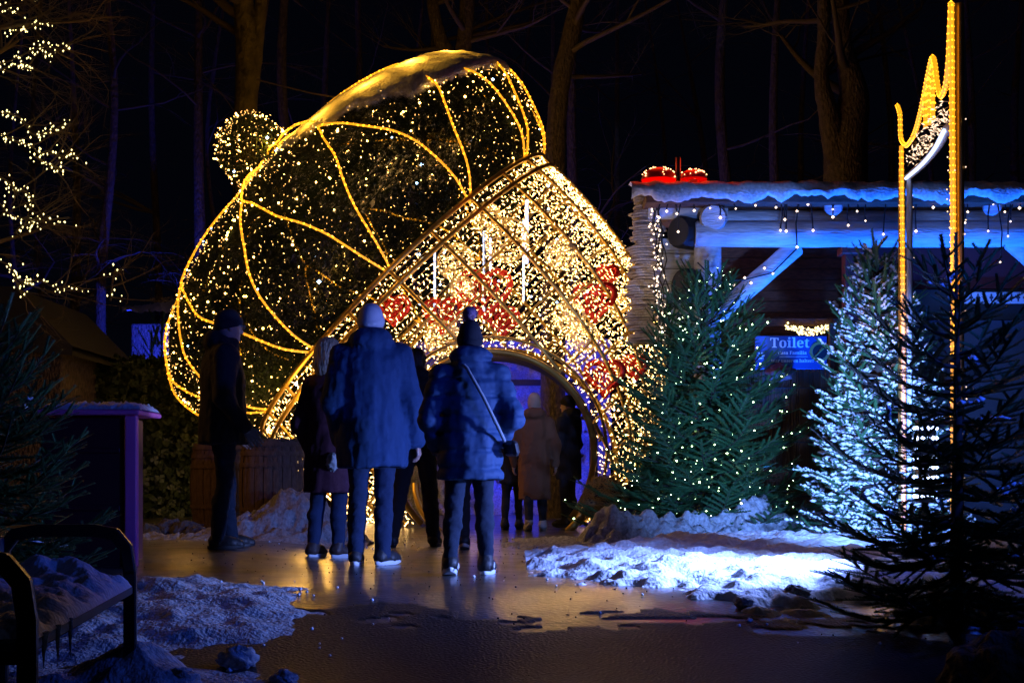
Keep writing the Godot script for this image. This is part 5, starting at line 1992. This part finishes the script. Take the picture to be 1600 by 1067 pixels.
func barrel(px: float, z: float, label: String, seed_: int) -> void:
	var rng := RandomNumberGenerator.new()
	rng.seed = seed_
	var x := (px - 800) / F * z
	var t := thing("barrel_planter", label, "barrel", Vector3(x, gh(x, -z), -z), 0.0, "barrel planters by the path")
	var r := 0.29
	var hgt := 0.92
	var rad := func(y): return r * (1.0 + 0.14 * sin(clampf(y / hgt, 0, 1) * PI))
	for k in 22:
		var mb := MB.new()
		var rows := []
		var lift := rng.randf_range(-0.004, 0.004)
		for i in 9:
			var y := hgt * i / 8.0
			var line := PackedVector3Array()
			for j in 4:
				var an := TAU * (k + 0.03 + 0.94 * j / 3.0) / 22
				var rr: float = rad.call(y) + lift - (0.006 if j == 0 or j == 3 else 0.0)
				line.append(Vector3(cos(an) * rr, y, sin(an) * rr))
			rows.append(line)
		mb.grid(rows, false, true)
		obj("stave", mb, M.barrel_wood, t)
	for y in [0.05, 0.24, 0.67, 0.78, 0.87]:
		var mb := MB.new()
		var rows := []
		for e in [[-0.022, -0.002], [-0.022, 0.006], [0.022, 0.006], [0.022, -0.002]]:
			var line := PackedVector3Array()
			for j in 44:
				var an := TAU * j / 44
				line.append(Vector3(cos(an), 0, sin(an)) * (rad.call(y + e[0]) + 0.003 + e[1]) + Vector3(0, y + e[0], 0))
			rows.append(line)
		mb.grid(rows, true, false)
		obj("hoop", mb, M.barrel_wood, t)
	var mb2 := MB.new()
	var top := PackedVector3Array()
	for j in 24:
		top.append(Vector3(cos(TAU * j / 24) * 0.28, 0.85, sin(TAU * j / 24) * 0.28))
	for j in range(1, 23):
		mb2.flat(top[0], top[j], top[j + 1], Vector3.UP)
	obj("soil", mb2, M.soil, t)
	var ts := []
	for i in 90:
		var an := rng.randf() * TAU
		var d := Vector3(cos(an), rng.randf_range(-0.2, 0.9), sin(an)).normalized()
		var up := (Vector3.UP - d * d.y).normalized()
		var l := rng.randf_range(0.14, 0.26)
		ts.append(Transform3D(Basis(up.cross(d) * l, up * l, d * l), Vector3(cos(an) * rng.randf() * 0.22, 0.87, sin(an) * rng.randf() * 0.22)))
	many("greenery", sprig(rng, 40, 0.012), M.needle, t, ts)

func left_side() -> void:
	var rng := RandomNumberGenerator.new()
	rng.seed = 81
	barrel(427, 14.0, "wooden barrel planter filled with fir twigs, behind the snow heap", 1)
	barrel(345, 15.6, "wooden barrel planter half hidden by the person in black coat", 2)
	# street lamp beside the hedge
	var sl := thing("street_lamp", "black lamp post with a warm globe standing beside the path", "street lamp", Vector3(-5.35, 0, -12.3))
	var sb := MB.new()
	sb.tube(PackedVector3Array([Vector3.ZERO, Vector3(0, 0.3, 0), Vector3(0, 2.7, 0)]), PackedFloat32Array([0.09, 0.05, 0.035]), 10)
	obj("pole", sb, M.black_metal, sl)
	sb = MB.new()
	sb.ball(Vector3(0, 2.85, 0), Vector3.ONE * 0.16, 12)
	obj("globe", sb, M.lamp_globe, sl)
	omni("globe_light", Vector3(0, 2.85, 0), Color(1.0, 0.68, 0.32), 1.4, 0.15, sl)
	# hedge
	var h := thing("hedge", "dense dark green clipped hedge with snow along its top", "hedge")
	var mb := MB.new()
	mb.box(Transform3D(Basis.IDENTITY, Vector3(-6.2, 1.1, -21.1)), Vector3(5.0, 2.2, 0.9), 0.1)
	obj("core", mb, M.hedge_leaf, h)
	mb = MB.new()
	for k in 3:
		var a := TAU * k / 3
		var d := Vector3(cos(a) * 0.6, 0.8, sin(a) * 0.6)
		var w := d.cross(Vector3.UP).normalized() * 0.35
		mb.tri(Vector3.ZERO, d * 0.55 + w, d, Vector3.UP, Vector3.UP, Vector3.UP)
		mb.tri(Vector3.ZERO, d, d * 0.55 - w, Vector3.UP, Vector3.UP, Vector3.UP)
	var leaf := mb.mesh()
	var ts := []
	for i in 17000:
		var face := rng.randi() % 4
		var p: Vector3
		var n: Vector3
		if face < 2:
			p = Vector3(rng.randf_range(-8.7, -3.7), rng.randf_range(0.0, 2.22), -20.62); n = Vector3.BACK
		elif face == 2:
			p = Vector3(rng.randf_range(-8.7, -3.7), 2.2, rng.randf_range(-21.5, -20.6)); n = Vector3.UP
		else:
			p = Vector3(-3.68, rng.randf_range(0.0, 2.22), rng.randf_range(-21.5, -20.6)); n = Vector3.RIGHT
		n = (n + Vector3(rng.randfn(), rng.randfn(), rng.randfn()) * 0.7).normalized()
		var u := n.cross(Vector3(0.2, 0.9, 0.4)).normalized()
		var sc := rng.randf_range(0.04, 0.12)
		ts.append(Transform3D(Basis(u * sc, n * sc, u.cross(n) * sc), p + n * rng.randf_range(-0.06, 0.22) * rng.randf()))
	many("foliage", leaf, M.hedge_leaf, h, ts)
	mb = MB.new()
	for i in 120:
		mb.ball(Vector3(rng.randf_range(-8.6, -3.8), 2.28 + rng.randf_range(-0.02, 0.02), rng.randf_range(-21.3, -20.65)), Vector3(rng.randf_range(0.05, 0.2), rng.randf_range(0.015, 0.03), 0.06), 4)
	stuff(obj("snow", mb, M.dirty_snow, h))
	# stones along the path edge
	for e in [[228, 803, 0.1], [262, 800, 0.13], [292, 806, 0.12], [312, 812, 0.09], [244, 815, 0.07], [206, 808, 0.09]]:
		mb = MB.new()
		mb.ball(Vector3.ZERO, Vector3(1.3, 0.8, 1.0) * e[2], 10, noise_of(2.5, FastNoiseLite.TYPE_SIMPLEX_SMOOTH, int(e[0]), 3), 0.45)
		var o := obj("edging_stone", mb, M.stone)
		var x: float = (e[0] - 800.0) / F * 13.2
		o.position = Vector3(x, gh(x, -13.2) + e[2] * 0.4, -13.2 + (e[1] - 806) * 0.02)
		tag(o, "rounded stone edging the path near the barrels", "stone", "stones along the path edge")
	# violet-edged cabinet
	var z := 9.6
	var c := thing("cabinet", "dark red cabinet with a violet corner post and snow on its lid", "cabinet")
	px_box(c, "front_panel", 62, 652, 193, 888, z, 0.5, M.maroon_paint, 0.01)
	px_box(c, "corner_post", 194, 648, 212, 888, z - 0.03, 0.07, M.violet_paint, 0.006)
	px_box(c, "lid", 55, 640, 216, 648, z - 0.06, 0.62, M.violet_paint, 0.008)
	px_box(c, "plinth", 60, 888, 214, 905, z, 0.5, M.black_metal, 0.01)
	for k in 2:
		px_box(c, "panel_rail", 70, 700 + k * 90, 186, 708 + k * 90, z - 0.012, 0.02, M.maroon_paint, 0.004)
	mb = MB.new()
	var nz := noise_of(3.0, FastNoiseLite.TYPE_SIMPLEX_SMOOTH, 12, 3)
	var rows := []
	for i in 20:
		var line := PackedVector3Array()
		for j in 40:
			var a := P(60, 640, z - 0.04)
			var b := P(218, 640, z - 0.04)
			var u := j / 39.0
			var v := i / 19.0
			var e := clampf(minf(minf(u, 1 - u) * 9, minf(v, 1 - v) * 6), 0, 1)
			line.append(Vector3(lerpf(a.x, b.x, u), a.y + 0.003 + (0.045 + 0.04 * nz.get_noise_2d(u * 6, v * 3)) * sqrt(e), a.z - 0.56 * (1 - v) ))
		rows.append(line)
	mb.grid(rows, false, false)
	var sn := obj("snow", mb, M.snow)
	tag(sn, "layer of snow on the lid of the red cabinet", "snow")
	stuff(sn)
	# dark fir in front of it
	fir("fir_tree", "dark unlit fir tree between the bench and the red cabinet", Vector3(-2.62, -0.05, -7.2), 1.42, 0.62, 301, {"gap": 0.085, "sprig": 0.17, "around": 10, "snow": 0.01, "power": 0.6})
	# dark shed behind the hedge
	var s := thing("shed", "dark shed with a low gabled roof behind the hedge", "shed")
	px_box(s, "wall", -280, 520, 96, 830, 19.0, 2.5, M.bark, 0.02)
	mb = MB.new()
	var ra := P(-320, 520, 18.6)
	var rb := P(112, 555, 18.6)
	var rc := P(20, 462, 18.6)
	var rd := P(-230, 462, 18.6)
	for q in [[rb, rc], [rc, rd], [rd, ra]]:
		var n := Vector3(0, 0.12, 0)
		var back := Vector3(0, 0, -3.2)
		mb.quad(q[0] + n, q[1] + n, q[1] + n + back, q[0] + n + back, Vector3.UP)
		mb.quad(q[0], q[1], q[1] + n, q[0] + n, Vector3.BACK)
		mb.quad(q[0], q[1], q[1] + back, q[0] + back, Vector3.DOWN)
	mb.quad(ra, rb, rc, rd, Vector3.BACK)
	obj("roof", mb, M.tarp, s)
	# blue-lit cabin far behind
	s = thing("snowy_cabin", "far cabin with snow on its roof, lit deep blue", "cabin")
	px_box(s, "wall", 204, 506, 330, 800, 27.0, 3.0, M.bark, 0.02)
	mb = MB.new()
	rows = []
	for i in 9:
		var line := PackedVector3Array()
		for j in 40:
			var px := lerpf(190, 345, j / 39.0)
			var v := i / 8.0
			var top := P(px, 484 - 0.2 * (px - 205), 28.6)
			var low := P(px, 502 + 5 * nz.get_noise_2d(px * 0.1, 3.0), 26.5)
			var p := top.lerp(low, v)
			p.y += 0.18 * sin(minf(v * 1.2, 1.0) * PI * 0.6) + 0.06 * nz.get_noise_2d(px * 0.06, v * 4)
			line.append(p)
		rows.append(line)
	mb.grid(rows, false, false)
	obj("roof_snow", mb, M.snow, s)
	var fc := P(262, 560, 25.8)
	mb = MB.new()
	mb.box(Transform3D(Basis.IDENTITY, fc - Vector3(0, 0.12, 0)), Vector3(0.3, 0.12, 0.12), 0.01)
	var l := obj("lamp_housing", mb, M.black_metal, s)
	mb = MB.new()
	mb.box(Transform3D(Basis.IDENTITY, fc - Vector3(0, 0.045, 0)), Vector3(0.26, 0.02, 0.09), 0.004)
	obj("lamp_face", mb, M.blue_lamp, l)
	spot("cabin_light", fc, P(262, 515, 27.0), Color(0.14, 0.22, 1.0), 24.0, 72.0, 0.08)
	for e in [[236, 25.2, 3.1, 311], [252, 25.4, 3.25, 312]]:
		var q := P(e[0], 800, e[1])
		fir("fir_tree", "small fir tree standing dark before the blue cabin", Vector3(q.x, 0, q.z), e[2], 0.5, e[3], {"gap": 0.3, "sprig": 0.4, "around": 5}).set_meta("group", "small firs before the far cabin")

# ---------------------------------------------------------------- trees
func lit_tree() -> void:
	var rng := RandomNumberGenerator.new()
	rng.seed = 91
	var z := 17.0
	var base := P(-70, 830, z)
	base.y = 0.0
	var t := bare_tree("bare_tree", "bare tree with strings of warm lights wound along its twigs", PackedVector3Array([base, P(-65, 600, z), P(-75, 300, z), P(-60, 0, z), P(-70, -250, z)]), PackedFloat32Array([0.2, 0.17, 0.14, 0.11, 0.06]), 92, M.bark, {"limbs": 22, "reach": 1.75, "levels": 3, "kids": 6, "wob": 0.14, "hang": 0.08, "from": 0.3})
	var lines := [[[30, -5], [60, 2]], [[-20, 8], [0, 13], [14, 16], [27, 20]], [[-20, 36], [0, 40], [22, 48], [40, 45], [52, 38], [62, 36], [72, 40]], [[-20, 108], [0, 100], [25, 90], [45, 80], [60, 74], [70, 70]], [[65, 85], [80, 82], [92, 78], [105, 74], [102, 68]], [[-20, 112], [0, 108], [20, 102], [38, 100], [46, 106], [30, 108]], [[-20, 170], [0, 175], [18, 178], [32, 185], [40, 198], [55, 212], [65, 208], [80, 204], [95, 196], [110, 193]], [[-20, 204], [0, 210], [15, 217], [28, 222], [48, 228], [60, 240], [75, 236], [92, 243], [110, 243], [124, 245]], [[55, 245], [72, 255], [85, 260], [96, 267]], [[-20, 268], [0, 277], [15, 287], [25, 300], [35, 298], [50, 310], [45, 325]], [[-20, 310], [0, 320], [10, 333], [28, 340], [45, 342], [70, 345], [90, 342], [107, 340]], [[22, 365], [30, 355], [45, 350], [55, 345]], [[-10, 405], [8, 412], [20, 425], [30, 440], [45, 440], [60, 438], [85, 450], [100, 453], [130, 455]], [[20, 425], [27, 448], [38, 462]], [[180, 420], [175, 440], [172, 470]]]
	var wood := MB.new()
	var bl := MB.new()
	for ln in lines:
		var zz := z + rng.randf_range(-0.5, 0.5)
		var pts := []
		for e in ln:
			pts.append(P(e[0], e[1], zz) - base)
		var cur := smooth_line(pts, 4)
		wood.tube(cur, 0.012, 4)
		for i in cur.size():
			if rng.randf() < 0.75:
				bl.blob(cur[i] + Vector3(rng.randfn(), rng.randfn(), rng.randfn()) * 0.028, Basis.IDENTITY.scaled(Vector3(0.8, 1.3, 0.8) * rng.randf_range(0.009, 0.0145)))
			if rng.randf() < 0.7:
				bl.blob(cur[i] + Vector3(rng.randfn() * 0.05, rng.randfn() * 0.05, rng.randfn() * 0.08), Basis.IDENTITY.scaled(Vector3(0.8, 1.3, 0.8) * rng.randf_range(0.007, 0.012)))
		for i in 5:
			var k := rng.randi() % cur.size()
			grow(wood, rng, cur[k], Vector3(rng.randf_range(0.2, 1), rng.randf_range(-0.6, 0.5), rng.randfn() * 0.4).normalized(), 0.7, 0.01, 2, {"kids": 5, "wob": 0.15})
	stuff(obj("lit_twigs", wood, M.twig, t))
	stuff(obj("string_lights", bl, M.tree_bulb, t))
	omni("twig_lamp", P(40, 240, z - 0.7) - base, Color(1.0, 0.85, 0.5), 0.1, 0.3, t)

func forest() -> void:
	var z := 24.0
	bare_tree("forest_tree", "yellow-patched tree trunk with two stems rising behind the bobble", PackedVector3Array([P(385, 820, z), P(383, 500, z), P(381, 250, z), P(386, 80, z), P(375, -60, z), P(370, -300, z)]), PackedFloat32Array([0.24, 0.22, 0.2, 0.2, 0.15, 0.1]), 201, M.patchy_bark, {"limbs": 9, "reach": 2.6, "levels": 3, "from": 0.6, "kids": 4})
	bare_tree("forest_tree", "slender yellow-patched stem leaning away from the two-stemmed trunk", PackedVector3Array([P(390, 160, z), P(402, 60, z), P(412, -60, z), P(425, -300, z)]), PackedFloat32Array([0.13, 0.11, 0.1, 0.06]), 202, M.patchy_bark, {"limbs": 5, "reach": 2.2, "levels": 2, "from": 0.3})
	bare_tree("forest_tree", "thin forked tree trunk standing above the middle of the dome", PackedVector3Array([P(712, 820, 25), P(710, 300, 25), P(700, 100, 25), P(688, 60, 25), P(672, -30, 25), P(660, -300, 25)]), PackedFloat32Array([0.2, 0.18, 0.14, 0.12, 0.1, 0.06]), 203, M.bark, {"limbs": 6, "reach": 2.0, "levels": 3, "from": 0.5})
	bare_tree("forest_tree", "straight tree stem beside the thin forked trunk above the dome", PackedVector3Array([P(716, 260, 25), P(722, 100, 25), P(730, 0, 25), P(736, -300, 25)]), PackedFloat32Array([0.14, 0.14, 0.13, 0.08]), 204, M.bark, {"limbs": 5, "reach": 2.0, "levels": 2, "from": 0.4})
	bare_tree("forest_tree", "crooked reddish tree trunk curving up beside the dome", PackedVector3Array([P(862, 820, 23), P(866, 400, 23), P(868, 220, 23), P(878, 120, 23), P(894, 50, 23), P(908, -40, 23), P(925, -300, 23)]), PackedFloat32Array([0.2, 0.18, 0.16, 0.15, 0.15, 0.13, 0.08]), 205, M.bark, {"limbs": 7, "reach": 2.4, "levels": 3, "from": 0.45})
	bare_tree("forest_tree", "broad forked tree trunk glowing red-brown behind the hut roof", PackedVector3Array([P(1322, 820, 21.5), P(1322, 300, 21.5), P(1324, 220, 21.5), P(1335, 150, 21.5), P(1318, 70, 21.5), P(1312, -30, 21.5), P(1300, -300, 21.5)]), PackedFloat32Array([0.36, 0.33, 0.32, 0.22, 0.14, 0.13, 0.08]), 206, M.bark, {"limbs": 6, "reach": 2.0, "levels": 2, "from": 0.5})
	bare_tree("forest_tree", "lesser fork of the broad trunk behind the hut roof", PackedVector3Array([P(1308, 250, 21.4), P(1296, 180, 21.4), P(1284, 120, 21.4), P(1288, 20, 21.4), P(1280, -300, 21.4)]), PackedFloat32Array([0.2, 0.16, 0.11, 0.1, 0.06]), 207, M.bark, {"limbs": 5, "reach": 2.0, "levels": 2, "from": 0.3})
	# the wood behind: thin dark trees one behind the other
	var rng := RandomNumberGenerator.new()
	rng.seed = 210
	for i in 34:
		var zz := rng.randf_range(26, 36)
		var px := -150.0 + i * 56.0 + rng.randf_range(-22, 22)
		var x := (px - 800) / F * zz
		var r := rng.randf_range(0.06, 0.16)
		var top := rng.randf_range(11, 15)
		var bend := rng.randf_range(-0.6, 0.6)
		bare_tree("slender_tree", "slender bare tree in the dark wood behind the dome and hut", PackedVector3Array([Vector3(x, -0.1, -zz), Vector3(x + bend * 0.3, top * 0.3, -zz), Vector3(x - bend * 0.3, top * 0.6, -zz + 0.3), Vector3(x + bend, top, -zz)]), PackedFloat32Array([r, r * 0.85, r * 0.6, 0.02]), 220 + i, M.bark, {"limbs": 9, "reach": 2.6, "levels": 2, "kids": 4, "from": 0.22, "wob": 0.16, "hang": 0.12, "group": "slender trees of the wood behind"})
	# cable slung from the yellow-patched trunk
	var mb := MB.new()
	mb.tube(smooth_line([P(400, 124, 23.6), P(440, 134, 22.5), P(490, 146, 21), P(560, 158, 19.8)], 6), 0.012, 5)
	tag(obj("slack_cable", mb, M.wire), "thin pale cable slung from the yellow-patched trunk to the dome", "cable")

func firs() -> void:
	fir("fir_tree", "bushy green fir tree wound with white fairy lights before the hut", Vector3(1.98, 0, -14.6), 2.6, 1.25, 302, {"gap": 0.1, "sprig": 0.24, "around": 10, "bulbs": 420, "power": 0.62, "needles": 90, "width": 0.019, "droop": -0.15})
	fir("fir_tree", "slim green fir top rising beside the lit fir tree", Vector3(1.66, 0, -15.2), 2.5, 0.65, 303, {"gap": 0.13, "sprig": 0.2, "around": 7, "bulbs": 70, "power": 0.8, "needles": 90, "width": 0.019})
	fir("fir_tree", "snow-laden fir tree glowing blue-white beside the crown frame", Vector3(3.06, 0, -12.05), 2.45, 0.64, 304, {"gap": 0.1, "sprig": 0.23, "around": 10, "snow": 0.9, "power": 0.62, "droop": -0.2})
	fir("fir_tree", "near dark fir tree standing in front of the crown frame", Vector3(2.16, -0.1, -7.0), 1.84, 0.66, 305, {"gap": 0.085, "open": 1.6, "sprig": 0.18, "around": 9, "snow": 0.02, "power": 0.66, "needles": 130, "width": 0.02, "droop": -0.15})
	# straw ball at the doorway's foot
	var rng := RandomNumberGenerator.new()
	rng.seed = 66
	var t := thing("straw_bundle", "rounded bundle of straw packed against the doorway's foot", "straw", P(945, 782, 16.9))
	var mb := MB.new()
	mb.ball(Vector3.ZERO, Vector3(0.24, 0.26, 0.22), 12, noise_of(3.0, FastNoiseLite.TYPE_SIMPLEX, 2, 3), 0.2)
	obj("core", mb, M.branch, t)
	mb = MB.new()
	for i in 2200:
		var n := Vector3(rng.randfn(), rng.randfn(), rng.randfn()).normalized()
		var d := (n * 0.35 + n.cross(Vector3(0.1, 1, 0.2)) + Vector3(rng.randfn(), rng.randfn(), rng.randfn()) * 0.4).normalized() * 0.09
		var w := n.cross(d).normalized() * 0.004
		var c := n * Vector3(0.25, 0.27, 0.23)
		mb.tri(c - d - w, c - d + w, c + d, n, n, n)
	stuff(obj("straws", mb, M.straw, t))

func beyond_tunnel() -> void:
	# a snow-plastered bank lit blue, seen through the doorway
	var nz := noise_of(0.9, FastNoiseLite.TYPE_SIMPLEX_SMOOTH, 51, 5)
	var mb := MB.new()
	var rows := []
	for i in 40:
		var line := PackedVector3Array()
		for j in 70:
			var x := lerpf(-2.3, 1.75, j / 69.0)
			var y := 3.2 * i / 39.0
			line.append(Vector3(x, y - 0.1, -25.0 - 0.25 * y + 0.7 * nz.get_noise_2d(x, y) + 0.2 * nz.get_noise_2d(x * 4, y * 4)))
		rows.append(line)
	mb.grid(rows, false, true)
	structure(obj("snow_bank", mb, M.dirty_snow), "steep snow-plastered bank beyond the tunnel, lit deep blue", "bank")
	var b := thing("timber_rail", "dark timber rail crossing in front of the blue bank", "rail")
	px_box(b, "beam", 700, 593, 930, 602, 23.6, 0.14, M.tarp)
	px_box(b, "beam", 840, 650, 930, 656, 23.5, 0.14, M.tarp)
	px_box(b, "post", 922, 580, 934, 812, 23.3, 0.2, M.tarp)
	px_box(b, "post", 700, 580, 712, 812, 23.3, 0.2, M.tarp)
	var l := thing("blue_flood", "small blue flood lamp standing at the foot of the snowy bank", "lamp", Vector3(-0.9, 0, -23.0))
	mb = MB.new()
	mb.box(Transform3D(Basis.from_euler(Vector3(-0.4, 0, 0)), Vector3(0, 0.12, 0)), Vector3(0.3, 0.2, 0.12), 0.01)
	obj("housing", mb, M.black_metal, l)
	mb = MB.new()
	mb.box(Transform3D(Basis.from_euler(Vector3(0.4, 0, 0)), Vector3(0, 0.2, -0.075)), Vector3(0.26, 0.16, 0.01), 0.002)
	obj("lamp_face", mb, M.blue_lamp, l)
	spot("bank_light", Vector3(-0.9, 0.32, -23.2), Vector3(0.2, 2.4, -25.0), Color(0.1, 0.2, 1.0), 22.0, 60.0, 0.1)
	l = thing("blue_pole_lamp", "added blue fill lamp on a pole beside the snowy bank", "lamp", Vector3(2.3, 0, -22.9))  # extra lamp added to brighten the upper part of the bank
	mb = MB.new()
	mb.tube(PackedVector3Array([Vector3.ZERO, Vector3(0, 2.75, 0)]), 0.03, 8)
	obj("pole", mb, M.black_metal, l)
	mb = MB.new()
	mb.box(Transform3D(Basis.IDENTITY, Vector3(0, 2.85, 0)), Vector3(0.3, 0.2, 0.12), 0.01)
	obj("housing", mb, M.black_metal, l)
	mb = MB.new()
	mb.box(Transform3D(Basis.IDENTITY, Vector3(0, 2.85, -0.067)), Vector3(0.26, 0.16, 0.01), 0.002)
	obj("lamp_face", mb, M.blue_lamp, l)
	spot("bank_light", Vector3(2.3, 2.85, -23.05), Vector3(0.4, 1.9, -25.0), Color(0.1, 0.2, 1.0), 14.0, 55.0, 0.1)
	# lamp on the tunnel's ceiling, above the walkers
	l = thing("tunnel_lamp", "white-blue lamp fixed under the lattice above the walkers", "lamp", P(741, 512, 16.1))
	mb = MB.new()
	mb.ball(Vector3.ZERO, Vector3(0.06, 0.06, 0.06), 8)
	obj("bulb", mb, M.white_led, l)
	omni("tunnel_light", Vector3.ZERO, Color(0.6, 0.62, 1.0), 0.45, 0.06, l)
	# blue flood lamps washing the hut
	for e in [[2.95, -15.5, P(1170, 345, 16.2)], [3.6, -14.95, P(1310, 340, 16.2)], [4.7, -14.95, P(1460, 340, 16.2)], [5.7, -14.95, P(1600, 340, 16.2)]]:
		l = thing("hut_flood", "low blue flood lamp on the ground aimed up at the log beams", "lamp", Vector3(e[0], 0, e[1]), 0.0, "blue flood lamps before the hut")
		mb = MB.new()
		mb.box(Transform3D(Basis.IDENTITY, Vector3(0, 0.08, 0)), Vector3(0.24, 0.14, 0.14), 0.01)
		obj("housing", mb, M.black_metal, l)
		mb = MB.new()
		mb.box(Transform3D(Basis.IDENTITY, Vector3(0, 0.157, 0)), Vector3(0.2, 0.01, 0.1), 0.002)
		obj("lamp_face", mb, M.blue_lamp, l)
		spot("hut_light", Vector3(e[0], 0.22, e[1]), e[2], Color(0.07, 0.38, 1.0), 34.0, 24.0, 0.08)

func _ready() -> void:
	var cam := Camera3D.new()
	cam.name = "camera"
	cam.projection = Camera3D.PROJECTION_FRUSTUM
	cam.near = 0.1
	cam.far = 600.0
	cam.size = 0.1 * 1067.0 / F
	cam.frustum_offset = Vector2(0, 0.1 * 217.5 / F)
	cam.position = Vector3(0, CAMH, 0)
	add_child(cam)
	cam.current = true
	var env := Environment.new()
	env.background_mode = Environment.BG_SKY
	var sm := ProceduralSkyMaterial.new()
	sm.sky_top_color = Color(0.0005, 0.0007, 0.0018).linear_to_srgb()
	sm.sky_horizon_color = Color(0.0007, 0.0009, 0.0026).linear_to_srgb()
	sm.ground_bottom_color = Color(0.0005, 0.0006, 0.001).linear_to_srgb()
	sm.ground_horizon_color = Color(0.0007, 0.0009, 0.0026).linear_to_srgb()
	var sky := Sky.new()
	sky.sky_material = sm
	env.sky = sky
	env.tonemap_mode = Environment.TONE_MAPPER_LINEAR
	env.tonemap_exposure = 1.0
	env.sdfgi_enabled = true
	env.ssao_enabled = true
	env.ssil_enabled = true
	var we := WorldEnvironment.new()
	we.environment = env
	add_child(we)
	var moon := DirectionalLight3D.new()
	moon.name = "moon"
	moon.light_color = Color(0.6, 0.7, 1.0)
	moon.light_energy = 0.004
	moon.light_angular_distance = 2.0
	moon.shadow_enabled = true
	moon.rotation_degrees = Vector3(-55, 25, 0)
	add_child(moon)
	materials()
	ground()
	forest()
	lit_tree()
	hut()
	sculpture()
	ornaments()
	beyond_tunnel()
	left_side()
	firs()
	gate()
	blue_pole()
	bench()
	people()
